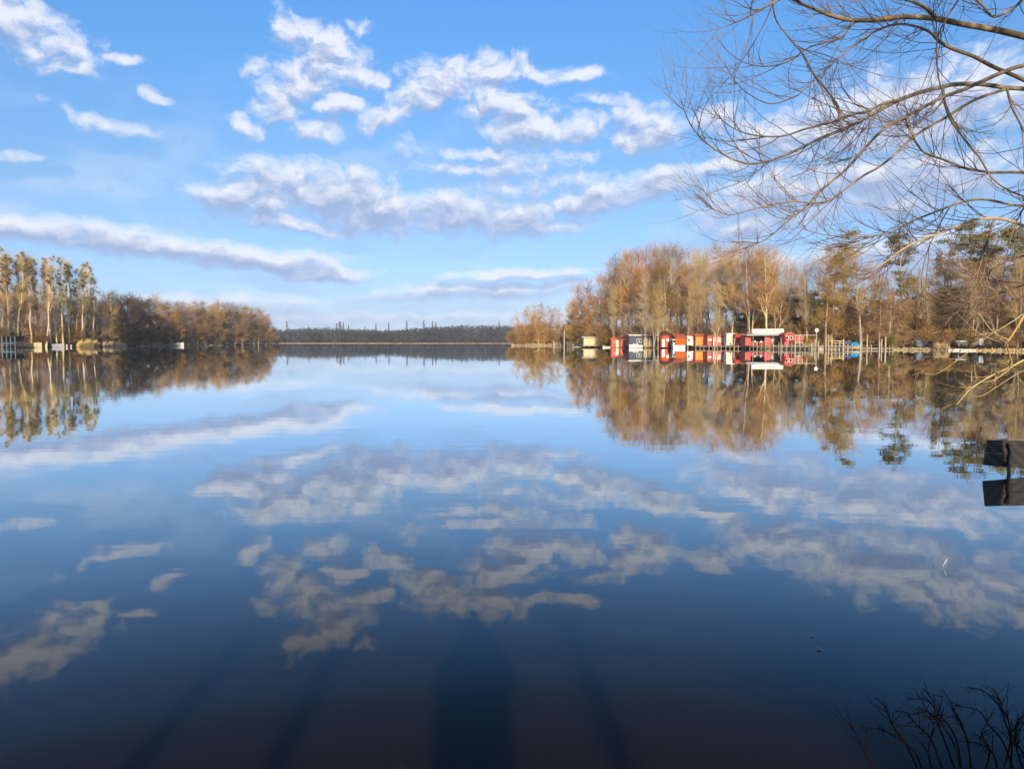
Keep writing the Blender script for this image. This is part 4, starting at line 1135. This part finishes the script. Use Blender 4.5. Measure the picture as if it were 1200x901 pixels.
# picnic table and covered boat and cars
b = Site('picnic_table', 'reddish brown picnic table with benches on the jetty bank', 'table', 972, 988, 1.5)
b.box('tabletop', 972.5, 399.0, 987, 400.0, 0, 1.4, 'leaf_brown')
for y in (-.7, 1.8): b.box('bench', 972.5, 401.6, 987, 402.4, y, y + .35, 'leaf_brown')
for p in (975, 984.5):
    for y0, y1 in ((.1, .22), (1.2, 1.32)): b.box('leg', p, 400.0, p + .6, 405, y0, y1, 'wood')
    b.box('brace', p + .1, 402.5, p + .5, 403.0, -.6, 2.1, 'wood')
b = Site('covered_boat', 'boat under a bright blue tarpaulin beside the tall pale pile', 'boat', 997, 1008.5, 1.)
x0, z0 = b.xz(997, 407.6); x1, z1 = b.xz(1008.5, 400.6)
b.poly('hull', [(996.8, 404.8), (1008.8, 404.8), (1007.4, 407.4), (998.6, 407.4)], 0, 2, 'white')
tp = MB()
nx, ny = 10, 8
for i in range(nx + 1):
    for j in range(ny + 1):
        u, v = i / nx, j / ny
        zz = b.xz(1000, 405.2)[1] + (z1 - b.xz(1000, 405.2)[1]) * (math.sin(math.pi * v) ** .6) * (math.sin(math.pi * (.08 + .84 * u)) ** .5) + .08 * mnoise.noise((u * 5, v * 5, 1))
        tp.v.append((x0 + (x1 - x0) * u, -.12 + 2.24 * v, zz))
tp.f = [(i * (ny + 1) + j, (i + 1) * (ny + 1) + j, (i + 1) * (ny + 1) + j + 1, i * (ny + 1) + j + 1) for i in range(nx) for j in range(ny)]
tp.build('tarpaulin', M['blue'], b.o)
def car(label, px, off, mat, rz):
    Y = shore_y(px, RIGHT_SHORE) + off
    x = X(px, Y)
    o = empty('parked_car', (x, Y, gh(x, Y)), label, 'car', 'cars parked behind the jetty', rz)
    body = MB().prism([(-2.2, .35), (-2.2, .8), (-2.05, .92), (-1.3, 1.0), (1.45, 1.0), (2.15, .85), (2.2, .4), (1.9, .3), (-1.9, .3)], -.88, .88).build('body', M[mat], o)
    MB().prism([(-1.9, .99), (-1.45, 1.42), (.35, 1.45), (1.15, .99)], -.76, .76).build('cabin', M[mat], o)
    for x0 in (-1.35, -.25): MB().prism([(x0 - .1, 1.04), (x0 + .05, 1.36), (x0 + .75, 1.36), (x0 + (.95 if x0 < -1 else 1.1), 1.04)], -.775, -.765).build('window', M['darkglass'], o)
    MB().prism([(.55, 1.38), (.58, 1.39), (1.2, 1.02), (1.14, 1.0)], -.68, .68).build('windscreen', M['darkglass'], o)
    for x0 in (-1.35, 1.4):
        for y in (-.82, .82):
            w = MB().tube([(x0, y - .1, .32), (x0, y + .1, .32)], .32, 16).build('wheel', M['black'], o)
            MB().tube([(x0, y - .11 if y < 0 else y + .1, .32), (x0, y - .1 if y < 0 else y + .11, .32)], .18, 12).build('rim', M['grey'], w)
    for y in (-.65, .65): MB().box((2.19, y, .7), (.05, .3, .14)).build('headlight', M['white'], o)
    return o
car('dark blue car behind the picnic table', 982, 12, 'navy', .25)
car('dark blue car half hidden behind the blue covered boat', 994, 9.5, 'navy', 2.9)
b = Site('equipment_box', 'pale grey box on the bank right of the rowing boats', 'box', 1148, 1153, 2.5)
b.box('body', 1148, 397.6, 1153, 404.5, 0, 1, 'grey'); b.box('lid', 1147.7, 396.8, 1153.3, 397.6, -.06, 1.06, 'offwhite'); b.box('handle', 1150, 399.4, 1151, 399.8, -.06, -.01, 'dark_wood')
b = Site('bench', 'grey wooden bench on the bank above the white rowing boats', 'bench', 1122, 1134, 3)
b.box('seat', 1122, 402.2, 1134, 402.8, 0, .45, 'grey'); b.box('backrest', 1122, 399, 1134, 400.8, .42, .5, 'grey')
for p in (1123.5, 1132): b.box('leg', p, 402.8, p + .6, 405.6, .05, .4, 'grey')

# left bank jetty: dark frame with blue-grey posts
Y = shore_y(6, LEFT_SHORE) - 5
o = empty('jetty', (X(6, Y), Y, 0), 'dark covered boat jetty with blue-grey posts at the left edge', 'jetty')
z1 = at(6, 394.2, Y).z; zd = at(6, 402.5, Y).z; w = X(19, Y) - X(-10, Y)
MB().box((0, 2.5, z1), (w, 5.6, .25)).build('roof', M['dark_wood'], o); MB().box((0, 2, zd), (w, 5, .25)).build('deck', M['bluegrey'], o)
MB().box((0, 4.6, (z1 + zd) / 2), (w * .98, .2, (z1 - zd) * .98)).build('back_wall', M['dark_wood'], o)
for i in range(6): MB().tube([(-w / 2 + .3 + i * (w - .6) / 5, -.05, -1), (-w / 2 + .3 + i * (w - .6) / 5, -.05, z1 - .13)], .17, 8).build('post', M['bluegrey'], o)
o.rotation_euler.z = -.1
Y = shore_y(88, LEFT_SHORE) - 4
o = empty('fallen_tree', (X(66, Y), Y, .2), 'dark fallen tree lying at the waterline between the white boat and the first reeds', 'tree')
MB().tube([(-7, 0, .1), (-3, .6, .9), (1, .2, .7), (6, -.6, 1.3)], [.45, .38, .3, .12], 8).build('trunk', M['dark_wood'], o)
for k in range(7): MB().tube([(-4 + k * 1.5, .3, .8), (-4.5 + k * 1.6, random.uniform(-1, 1), 1.8 + random.random()), (-5 + k * 1.8, random.uniform(-2, 2), 2.6 + random.random())], [.12, .08, .03], 5).build('branch', M['dark_twig'], o)

# ------------------------------------------------------------------ people
def person(name_label, loc, rz, s, shirt, legs, pose='stand', group=None, hair='dark_wood'):
    """one continuous body: joints laid out, skinned and smoothed; clothes and hair as children"""
    o = empty('person', loc, name_label, 'person', group, rz)
    J = {'pel': (0, 0, .95), 'bel': (0, .01, 1.08), 'che': (0, .01, 1.30), 'nek': (0, 0, 1.47), 'hd0': (0, -.01, 1.58), 'hd1': (0, -.015, 1.70)}
    rad = {'pel': (.155, .11), 'bel': (.135, .1), 'che': (.16, .11), 'nek': (.055, .055), 'hd0': (.075, .085), 'hd1': (.07, .08)}
    E = [('pel', 'bel'), ('bel', 'che'), ('che', 'nek'), ('nek', 'hd0'), ('hd0', 'hd1')]
    for sd, q in ((-1, 'l'), (1, 'r')):
        J.update({q + 'hip': (sd * .1, 0, .88), q + 'kn': (sd * .115, -.015, .5), q + 'an': (sd * .12, .02, .09), q + 'to': (sd * .13, -.14, .035)})
        rad.update({q + 'hip': (.09, .095), q + 'kn': (.058, .06), q + 'an': (.04, .045), q + 'to': (.045, .03)})
        J[q + 'sh'] = (sd * .165, 0, 1.40); rad[q + 'sh'] = (.06, .06)
        if pose == 'photo':
            J[q + 'el'] = (sd * .2, -.12, 1.19); J[q + 'wr'] = (sd * .09, -.28, 1.42); J[q + 'ha'] = (sd * .07, -.29, 1.49)
        else:
            J[q + 'el'] = (sd * .24, .02, 1.13); J[q + 'wr'] = (sd * .22, -.12, .93); J[q + 'ha'] = (sd * .2, -.16, .87)
        rad[q + 'el'] = (.043, .043); rad[q + 'wr'] = (.028, .03); rad[q + 'ha'] = (.04, .022)
        E += [('pel', q + 'hip'), (q + 'hip', q + 'kn'), (q + 'kn', q + 'an'), (q + 'an', q + 'to'), ('che', q + 'sh'), (q + 'sh', q + 'el'), (q + 'el', q + 'wr'), (q + 'wr', q + 'ha')]
        W, Hn = Vector(J[q + 'wr']), Vector(J[q + 'ha'])
        dr = (Hn - W).normalized(); sidev = Vector((1, 0, 0)) if abs(dr.x) < .8 else Vector((0, 1, 0))
        for f in range(5):
            nm = q + 'f%d' % f
            off = (f - 1.5) * .019 if f < 4 else -sd * .04
            ln = (.062, .072, .068, .052, .045)[f]
            base = Hn + sidev * off * .8
            J[nm + 'a'] = tuple(base + dr * (.02 if f < 4 else -.01) + (sidev * (-sd * .02) if f == 4 else Vector()))
            J[nm + 'b'] = tuple(base + dr * ln + Vector((0, -.02, 0)))
            J[nm + 'c'] = tuple(base + dr * (ln + .02) + Vector((0, -.045, -.012)))
            for c_, r_ in (('a', .011), ('b', .009), ('c', .007)): rad[nm + c_] = (r_, r_)
            E += [(q + 'ha', nm + 'a'), (nm + 'a', nm + 'b'), (nm + 'b', nm + 'c')]
    def skinned(name, keys, edges, grow, mat, sub=1):
        idx = {k: i for i, k in enumerate(keys)}
        me = bpy.data.meshes.new(name)
        me.from_pydata([J[k] for k in keys], [(idx[a], idx[b]) for a, b in edges], [])
        t = bpy.data.objects.new(name, me); C.objects.link(t)
        sk = t.modifiers.new('skin', 'SKIN'); sk.use_smooth_shade = True
        for i, k in enumerate(keys):
            me.skin_vertices[0].data[i].radius = (rad[k][0] + grow, rad[k][1] + grow)
        me.skin_vertices[0].data[0].use_root = True
        ss = t.modifiers.new('sub', 'SUBSURF'); ss.levels = ss.render_levels = sub
        dg = bpy.context.evaluated_depsgraph_get(); dg.update()
        m2 = bpy.data.meshes.new_from_object(t.evaluated_get(dg))
        C.objects.unlink(t); bpy.data.objects.remove(t)
        m2.materials.clear(); m2.materials.append(mat)
        for p in m2.polygons: p.use_smooth = True
        return obj(name, m2, o)
    ks = list(J)
    skinned('body', ks, E, 0, M['skin'])
    tk = ['pel', 'bel', 'che', 'lsh', 'lel', 'lwr', 'rsh', 'rel', 'rwr']
    skinned('shirt', tk, [e for e in E if e[0] in tk and e[1] in tk], .014, shirt)
    lk = ['pel', 'lhip', 'lkn', 'lan', 'rhip', 'rkn', 'ran']
    skinned('trousers', lk, [e for e in E if e[0] in lk and e[1] in lk], .012, legs)
    if pose == 'photo':
        MB().lathe([(.19, .62), (.205, .8), (.2, 1.1), (.2, 1.3), (.17, 1.4), (.07, 1.47)], (0, .01, 0), 20).build('coat', shirt, o, True)  # added so the legs cast one broad, even shadow column
        for v in o.children[-1].data.vertices: v.co.y = v.co.y * .72
    hb = MB().lathe([(.0, .125), (.05, .115), (.085, .07), (.095, .01), (.092, -.04)], (0, .012, 1.69), 16).build('hair', M[hair], o, True)
    MB().tube([(0, -.088, 1.67), (0, -.112, 1.635), (0, -.092, 1.63)], [.01, .016, .012], 6).build('nose', M['skin'], o)
    for sd in (-1, 1):
        MB().lathe([(0, -.011), (.011, 0), (0, .011)], (sd * .03, -.083, 1.675), 8).build('eye', M['white'], o)
        MB().tube([(sd * .079, 0, 1.62), (sd * .088, .01, 1.66), (sd * .08, .012, 1.69)], [.008, .014, .008], 6).build('ear', M['skin'], o)
    MB().box((0, -.09, 1.595), (.045, .012, .008)).build('mouth', M['red'], o)
    o.scale = (s, s, s)
    return o
Y = shore_y(885, RIGHT_SHORE) - .6; zd = at(885, 405.6, Y).z
person('person in a white top standing before the snack kiosk counter, left of two', (X(884.5, Y), Y, zd + .05), .3, 1.06, M['whitecloth'], M['jeans'])
Y2 = shore_y(892, RIGHT_SHORE) - .6
person('person in white top and dark trousers before the snack kiosk counter, right of two', (X(891.5, Y2), Y2, zd + .05), -.5, 1.02, M['whitecloth'], M['navy'])
# the photographer stands on the bank just behind the lens; the shadow runs out over the water
ph = person('person in a dark jacket taking the photograph with a phone from the bank', (-.04, -.33, .42), math.pi, 1.02, M['jacket'], M['jeans'], 'photo')
po = empty('phone', (-.06, -.03, H - .02), 'black phone held up by the photographer', 'phone')
MB().box((0, 0, 0), (.075, .009, .16)).build('case', M['black'], po)
MB().tube([(.02, .0045, .055), (.02, .007, .055)], .008, 10).build('lens', M['darkglass'], po)

# unseen trees and shrubs put on the near bank behind the photographer: their shade keeps both lower corners and the bush dark
tree('airy', -3.2, -3.4, 14, 'bare tree on the near bank behind and left of the photographer', var=0, z=.5)
tree('airy', 4.6, -2.3, 15, 'bare tree on the near bank behind and right of the photographer', var=2, z=.5)
for x, y, hh, lb in ((-1.5, -5.5, 9, 'slim tree added behind the photographer for shadow bands, just left of the shadow'), (-.85, -8, 10, 'slim tree added farther back behind the photographer for shadow bands, left'),
                     (1.25, -9.5, 11, 'slim tree added well behind the photographer for shadow bands, just right of the shadow')):
    tree('shadow_sapling', x, y, hh, lb, z=.5)  # added out of view to throw shadow bands over the near water
for x, y in ((3.4, -1.8), (2.6, -.6)):
    tree('bush', x, y, 2.6, 'unseen bare shrub added on the near bank to shade the bush', 'added shrubs of the near bank', z=.5)

# ------------------------------------------------------------------ overhanging willow, top right
def smooth(P, k=4):
    P = np.asarray(P, float)
    q = [P[0]]
    for i in range(len(P) - 1):
        p0 = P[max(i - 1, 0)]; p1 = P[i]; p2 = P[i + 1]; p3 = P[min(i + 2, len(P) - 1)]
        for j in range(1, k + 1):
            t = j / k
            q.append(.5 * ((2 * p1) + (-p0 + p2) * t + (2 * p0 - 5 * p1 + 4 * p2 - p3) * t * t + (-p0 + 3 * p1 - 3 * p2 + p3) * t ** 3))
    return np.array(q)
willow = empty('willow_tree', (7.4, 7.2, .4), 'large bare willow whose thin curving branches hang over the water at the upper right', 'tree')
W0 = np.array([7.4, 7.2, .4])
trunk = smooth([(0, 0, -.5), (.05, .05, 1), (-.1, 0, 2.2), (-.3, -.1, 3.6), (-.5, -.1, 5.4), (-.4, 0, 7.5)], 4)
mb = MB().tube([Vector(p) for p in trunk], list(np.linspace(.34, .12, len(trunk))), 12)
mb.build('trunk', M['brown_tree'], willow, True)
# limbs as seen: column,row points, distance at right end and at the tip, thickness (photo pixels) at both ends, twigs, material
LIMBS = [
 ([(1340, 90), (1260, 58), (1200, 43), (1165, 35), (1130, 29), (1095, 22), (1060, 20), (1030, 23), (1000, 24), (975, 19), (955, 11), (935, 2), (915, -12)], 6.6, 5.2, 14, 3.5, 40, 'brown_tree'),
 ([(1096, 22), (1088, 12), (1072, 3), (1040, -6), (1000, -16)], 5.9, 5.2, 7, 3, 14, 'brown_tree'),
 ([(960, -20), (925, -6), (905, 4), (893, 11), (880, 18), (862, 26), (845, 20)], 5.4, 5.0, 4.5, 1, 12, 'willow_twig'),
 ([(1330, 170), (1260, 125), (1200, 94), (1165, 79), (1140, 66), (1115, 57), (1100, 48), (1090, 38), (1072, 31), (1048, 29), (1020, 40), (990, 62), (960, 90), (935, 112)], 6.8, 5.3, 9, 1.4, 36, 'brown_tree'),
 ([(1340, 60), (1260, 68), (1200, 77), (1175, 85), (1150, 96), (1130, 105), (1105, 114), (1080, 127), (1060, 138), (1035, 152), (1010, 178), (990, 200), (960, 225), (945, 242), (922, 260), (905, 275), (890, 284), (870, 283)], 6.2, 4.7, 8, 1.2, 44, 'brown_tree'),
 ([(1340, 120), (1260, 110), (1210, 105), (1180, 103), (1150, 99), (1120, 99), (1105, 102), (1080, 108), (1055, 117), (1035, 127), (1015, 138), (1000, 146), (985, 153), (960, 163), (940, 173), (920, 182), (900, 189), (880, 192), (862, 188), (846, 180), (828, 168), (813, 152), (804, 135), (799, 118)], 6.4, 4.6, 9, 1, 50, 'brown_tree'),
 ([(1056, 117), (1035, 122), (1015, 131), (1000, 134), (975, 143), (945, 151), (915, 160), (880, 158), (855, 148), (838, 132)], 5.6, 4.8, 5, 1, 26, 'brown_tree'),
 ([(1181, 104), (1150, 114), (1130, 124), (1110, 137), (1090, 148), (1070, 161), (1050, 180), (1030, 196), (1012, 206), (990, 222), (970, 236), (950, 238), (930, 236), (905, 240), (880, 246), (855, 252), (835, 244), (818, 228)], 6.0, 4.6, 5, 1, 40, 'brown_tree'),
 ([(1340, 215), (1260, 208), (1210, 203), (1185, 202), (1160, 202), (1130, 197), (1105, 187), (1085, 180), (1074, 168), (1066, 152), (1061, 140)], 6.4, 5.6, 6, 2.5, 34, 'brown_tree'),
 ([(1340, 258), (1260, 250), (1210, 243), (1185, 240), (1155, 234), (1130, 236), (1100, 247), (1070, 259), (1045, 272), (1020, 277), (990, 277), (965, 275), (940, 268)], 6.0, 4.9, 5.5, 1, 36, 'brown_tree'),
 ([(1340, 300), (1260, 282), (1210, 268), (1180, 258), (1160, 256), (1140, 258), (1122, 265), (1100, 274), (1080, 281), (1058, 292), (1030, 312), (1000, 318)], 5.6, 4.8, 6, 1.2, 34, 'tan_twig'),
 ([(1105, 104), (1107, 120), (1114, 140), (1130, 163), (1148, 185), (1162, 208), (1180, 222), (1205, 232)], 5.8, 5.4, 4.5, 2, 18, 'brown_tree'),
 ([(1180, 104), (1186, 126), (1198, 150), (1212, 180)], 5.9, 5.6, 4, 2.5, 8, 'brown_tree'),
 ([(1340, 285), (1260, 296), (1210, 298), (1180, 306), (1160, 318), (1150, 335), (1130, 358), (1112, 374), (1098, 390), (1070, 388), (1045, 380)], 5.6, 4.9, 4, 1, 34, 'willow_twig'),
 ([(1215, 350), (1204, 363), (1193, 382), (1186, 393), (1180, 403), (1183, 415), (1187, 429)], 4.6, 4.4, 3.6, 2.4, 6, 'tan_twig'),
 ([(1290, 392), (1230, 412), (1200, 422), (1187, 429), (1175, 434), (1155, 444), (1137, 456), (1130, 464), (1121, 474)], 4.8, 4.3, 4.4, 1.3, 7, 'tan_twig'),
 ([(1180, 403), (1172, 397), (1160, 385), (1146, 366)], 4.5, 4.4, 2, 1, 3, 'tan_twig'),
 ([(1187, 429), (1175, 439), (1163, 446), (1152, 448)], 4.4, 4.3, 2.2, 1, 1, 'tan_twig'),
 ([(1240, 424), (1200, 434), (1170, 452), (1150, 464), (1137, 462)], 4.9, 4.6, 1.8, .8, 2, 'tan_twig'),
 ([(1136, 412), (1118, 425), (1105, 434), (1092, 439), (1080, 434)], 4.9, 4.8, 1.8, .8, 5, 'tan_twig'),
 ([(1260, 215), (1215, 228), (1192, 258), (1180, 298), (1173, 345)], 5.6, 5.2, 3, 1, 22, 'willow_twig'),
 ([(1165, 257), (1152, 298), (1141, 338), (1128, 372)], 5.3, 5.0, 2.4, 1, 16, 'willow_twig'),
 ([(1260, 322), (1215, 330), (1182, 340), (1150, 353), (1120, 352), (1088, 340)], 5.4, 4.9, 3, 1, 18, 'willow_twig'),
 ([(1112, 244), (1090, 286), (1080, 326), (1084, 362)], 5.5, 5.2, 2.2, 1, 14, 'willow_twig'),
 ([(1240, 345), (1206, 352), (1196, 378), (1200, 400)], 5.2, 5.0, 2.4, 1, 8, 'willow_twig'),
 ([(1280, -30), (1210, -8), (1190, 8), (1165, 20), (1150, 5), (1130, -15)], 6.2, 5.8, 6, 3, 18, 'brown_tree'),
 ([(1135, -15), (1120, 5), (1100, 40), (1098, 75), (1103, 105), (1112, 130), (1125, 155)], 6.0, 5.6, 3, 1.6, 16, 'willow_twig'),
 ([(905, -15), (908, 20), (925, 45), (942, 65), (952, 85), (968, 105), (982, 125), (983, 142)], 5.5, 5.2, 2.0, 3.4, 18, 'willow_twig'),
 ([(1000, 24), (985, 45), (950, 55), (925, 72), (900, 78), (880, 76), (862, 68), (845, 52)], 5.6, 5.0, 3, .8, 16, 'willow_twig'),
 ([(935, 112), (905, 122), (880, 112), (862, 96), (848, 72)], 5.3, 5.0, 2, .8, 12, 'willow_twig'),
]
gw = np.random.default_rng(21)
def in_frame_ok(p):                       # twigs stay clear of the lens
    return p[..., 1] > 1.5
for n_l, (pts, Ya, Yb, ta, tb, tw, mat) in enumerate(LIMBS):
    m_ = len(pts)
    dY = np.linspace(Ya, Yb, m_) + gw.normal(size=m_) * .03
    P = np.array([at(px, py, y) for (px, py), y in zip(pts, dY)])
    big = pts[0][0] >= 1330
    if big:                                                    # joins the trunk
        zt = P[0][2]
        P = np.vstack([[W0[0] - .15, W0[1], max(.8, zt + (-.5 if zt > 2 else -.1))], P])
    P = smooth(P - W0, 4)
    rr = np.interp(np.linspace(0, 1, len(P)), [0, 1], [ta, tb]) / F * 5.4 / (3.4 if mat == 'tan_twig' and pts[0][0] < 1300 else 2.6)
    limb = MB().tube([Vector(p) for p in P], list(rr), 8 if ta > 4 else 6).build('branch', M[mat], willow, True)
    # side shoots: long curved rods, then fine twigs, tips bending upward like the photograph's
    L_ = P[None]; R_ = rr[None]
    s0 = .42 if big else .0
    low = np.mean([q_[1] for q_ in pts]) > 355
    fine = max(int(tw * .74), 1)
    lo_, hi_ = (.12, .45) if low else (.3, 1.25)
    P2, R2 = shoots(gw, L_, R_, fine, (s0, 1), (18, 50), (lo_, hi_), 10, .075, .075, .0035, .34, lenfall=.72)
    P2[:, :, 1] = P2[:, :1, 1] + (P2[:, :, 1] - P2[:, :1, 1]) * .6
    P3, R3 = shoots(gw, P2, R2, 3 if not low else 1, (.15, .95), (22, 50), (.1, .45 if not low else .2), 7, .09, .07, .0022, .45, lenfall=.3)
    P4, R4 = shoots(gw, P3, R3, 2, (.2, .9), (20, 45), (.05, .18), 4, .1, .08, .0020, .5)
    V, T = join([tubes(P2, R2, 5), tubes(P3, R3, 4), tubes(P4, R4, 3)])
    o = obj('twigs', mesh_from('twigs', V, [T], M['tan_twig' if mat == 'tan_twig' and n_l > 12 else 'willow_twig'], True), limb, kind='stuff')

# ------------------------------------------------------------------ signboard on its bent pipe in the water, lower right
b0 = at(1180, 556, 11.6)
Yb = 2.0 / ((555.5 - 401) / F)
sb = empty('board_on_pipe', (X(1180, Yb), Yb, 0), 'dark weathered plank fixed to a bent black pipe standing in the water', 'sign')
cx = X(1180, Yb)
def wp(px, py): p = at(px, py, Yb); return (p.x - cx, p.z)
pl = [wp(1158, 515.5), wp(1238, 517.5), wp(1238, 552), wp(1153.2, 545)]
halves = MB().prism([pl[0], pl[1], (pl[2][0], (pl[1][1] + pl[2][1]) / 2), ((pl[0][0] + pl[3][0]) / 2, (pl[0][1] + pl[3][1]) / 2)], .0, .035)
wm = bpy.data.materials.new('grained_dark_plank'); wm.use_nodes = True
t = wm.node_tree; bs = t.nodes['Principled BSDF']; bs.inputs['Roughness'].default_value = .6
tcx = N(t, 'ShaderNodeTexCoord'); mp = N(t, 'ShaderNodeMapping'); mp.inputs['Scale'].default_value = (1.1, 1, 2.6); mp.inputs['Rotation'].default_value = (0, .5, 0)
t.links.new(tcx.outputs['Object'], mp.inputs[0])
wv_ = N(t, 'ShaderNodeTexWave'); wv_.inputs['Scale'].default_value = 1.6; wv_.inputs['Distortion'].default_value = 5; wv_.inputs['Detail'].default_value = 3
t.links.new(mp.outputs[0], wv_.inputs[0])
rp = N(t, 'ShaderNodeValToRGB'); rp.color_ramp.elements[0].color = (.008, .006, .005, 1); rp.color_ramp.elements[1].color = (.03, .021, .016, 1)
rp.color_ramp.elements[0].position = .25
t.links.new(wv_.outputs[0], rp.inputs[0]); t.links.new(rp.outputs[0], bs.inputs['Base Color'])
M['plank'] = wm
halves.build('plank', wm, sb)
MB().prism([(pl[0][0] / 2 + pl[3][0] / 2, (pl[0][1] + pl[3][1]) / 2 - .006), (pl[1][0], (pl[1][1] + pl[2][1]) / 2 - .006), pl[2], pl[3]], .004, .038).build('plank', wm, sb)
MB().tube([(wp(1179, 565)[0], -.05, -.7), (wp(1180, 555)[0], -.05, .0), (wp(1179.5, 547)[0], -.055, .12), (wp(1181, 540)[0], -.06, .2), (wp(1183, 530)[0], -.05, .34), (wp(1180, 519)[0], -.045, .47)], .028, 10).build('pipe', M['black'], sb, True)
for py in (521, 534, 543):
    x, z = wp(1181.5, py)
    MB().tube([(x - .05, -.085, z), (x + .05, -.085, z)], .008, 6).build('clamp', M['black'], sb)

# ------------------------------------------------------------------ black bush at the lower right corner
bush = empty('bare_bush', (1.9, 3.12, .02), 'black leafless bush at the bottom right corner, in shade at the water edge', 'shrub')
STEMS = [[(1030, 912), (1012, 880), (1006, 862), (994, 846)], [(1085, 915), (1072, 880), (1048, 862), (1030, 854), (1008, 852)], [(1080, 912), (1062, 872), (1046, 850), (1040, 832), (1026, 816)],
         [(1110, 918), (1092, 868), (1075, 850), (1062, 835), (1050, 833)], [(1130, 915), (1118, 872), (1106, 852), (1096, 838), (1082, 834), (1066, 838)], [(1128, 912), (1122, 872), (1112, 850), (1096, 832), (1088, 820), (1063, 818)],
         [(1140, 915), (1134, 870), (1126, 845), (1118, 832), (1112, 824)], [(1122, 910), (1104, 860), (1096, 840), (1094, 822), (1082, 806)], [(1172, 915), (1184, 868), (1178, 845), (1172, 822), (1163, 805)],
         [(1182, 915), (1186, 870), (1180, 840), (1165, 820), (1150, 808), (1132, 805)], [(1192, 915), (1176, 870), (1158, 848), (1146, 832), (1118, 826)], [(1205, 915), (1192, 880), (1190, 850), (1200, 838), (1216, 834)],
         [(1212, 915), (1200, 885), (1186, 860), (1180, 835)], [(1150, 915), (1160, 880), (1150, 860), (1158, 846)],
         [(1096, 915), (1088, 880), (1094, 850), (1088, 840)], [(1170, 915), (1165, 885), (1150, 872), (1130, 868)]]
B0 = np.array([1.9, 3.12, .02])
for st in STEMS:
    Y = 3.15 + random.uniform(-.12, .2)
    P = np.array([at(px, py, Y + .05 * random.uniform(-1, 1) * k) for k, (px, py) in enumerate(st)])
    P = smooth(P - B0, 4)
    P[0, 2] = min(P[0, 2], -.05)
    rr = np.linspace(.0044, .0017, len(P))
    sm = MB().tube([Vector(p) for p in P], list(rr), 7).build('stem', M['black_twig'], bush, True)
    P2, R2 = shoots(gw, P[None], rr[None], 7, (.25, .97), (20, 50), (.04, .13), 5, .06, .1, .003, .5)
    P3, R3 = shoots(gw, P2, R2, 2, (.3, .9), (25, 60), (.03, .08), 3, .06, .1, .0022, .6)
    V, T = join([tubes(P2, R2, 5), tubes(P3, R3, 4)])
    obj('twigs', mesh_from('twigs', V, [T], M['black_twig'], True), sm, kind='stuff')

# ------------------------------------------------------------------ small floating things
Yf = 2.0 / ((668 - 401) / F)
fo = empty('feather', (X(1114, Yf), Yf, .006), 'tiny white feather standing on the water in the cloud reflection at the right', 'feather')
MB().tube([(-.012, 0, 0), (0, 0, .03), (.02, 0, .07)], [.002, .003, .001], 5).build('quill', M['white'], fo)
MB().add([(-.008, 0, .008), (.006, .006, .02), (.02, .002, .05), (.026, 0, .076), (.008, -.004, .05), (-.006, -.006, .025)], [(0, 1, 2, 3, 4, 5)]).build('vane', M['whitecloth'], fo)
for px, py, s in ((960, 752, .011), (968, 768, .02)):
    Yl = 2.0 / ((py - 401) / F)
    lo = empty('floating_leaf', (X(px, Yl), Yl, .004), {960: 'tiny dry leaf floating left of the bush, upper of two'}.get(px, 'small dry leaf floating left of the bush, lower of two'), 'leaf', 'leaves floating on the water', random.uniform(0, 3))
    MB().add([(-s, 0, 0), (-s * .3, s * .35, .006), (s * .5, s * .28, .012), (s, 0, .004), (s * .4, -s * .3, .012), (-s * .4, -s * .32, .005)], [(0, 1, 2, 3, 4, 5)]).build('blade', M['wood'], lo)
    MB().tube([(s, 0, .004), (s * 1.5, .004, .001)], .0015, 5).build('stalk', M['wood'], lo)
for m_ in ('stick',):
    Yl = 2.0 / ((806 - 401) / F)
    lo = empty('floating_stick', (X(640, Yl), Yl, -.012), 'long thin dark stick just under the surface near the bottom centre', 'stick', rz=.06)
    MB().tube([(-.9, 0, 0), (-.3, .02, .004), (.3, -.01, .003), (.9, .03, 0)], [.004, .006, .006, .003], 6).build('stem', M['black_twig'], lo, True)

# ------------------------------------------------------------------ air: one closed box of thin haze round the whole scene
hm = bpy.data.materials.new('haze'); hm.use_nodes = True
t = hm.node_tree; t.nodes.clear()
vo = N(t, 'ShaderNodeVolumePrincipled'); vo.inputs['Color'].default_value = (.86, .92, 1, 1); vo.inputs['Density'].default_value = HAZE; vo.inputs['Anisotropy'].default_value = 0
mo = N(t, 'ShaderNodeOutputMaterial'); t.links.new(vo.outputs[0], mo.inputs['Volume'])
MB().box((0, 2100, 25), (19400, 19400, 64)).build('haze', hm, kind='stuff', label='thin air haze over the lake')

# ------------------------------------------------------------------ labels: where several look-alikes stand at one place, say which
ORD = ['leftmost', 'second from left', 'third from left', 'fourth from left', 'fifth from left', 'sixth from left', 'seventh from left', 'eighth from left']
NUM = {2: 'two', 3: 'three', 4: 'four', 5: 'five', 6: 'six', 7: 'seven', 8: 'eight'}
same = {}
for o in C.objects:
    if o.parent is None and 'label' in o and o.get('kind') is None:
        same.setdefault(o['label'], []).append(o)
for lb, os_ in same.items():
    if 2 <= len(os_) <= 8:
        os_.sort(key=lambda o: o.location.x / max(o.location.y, .1))
        for i, o in enumerate(os_):
            ex = ('left' if i == 0 else 'right') + ' one of two' if len(os_) == 2 else f'{ORD[i]} of {NUM[len(os_)]}'
            if len(lb.split()) + len(ex.split()) <= 16: o['label'] = f'{lb}, {ex}'
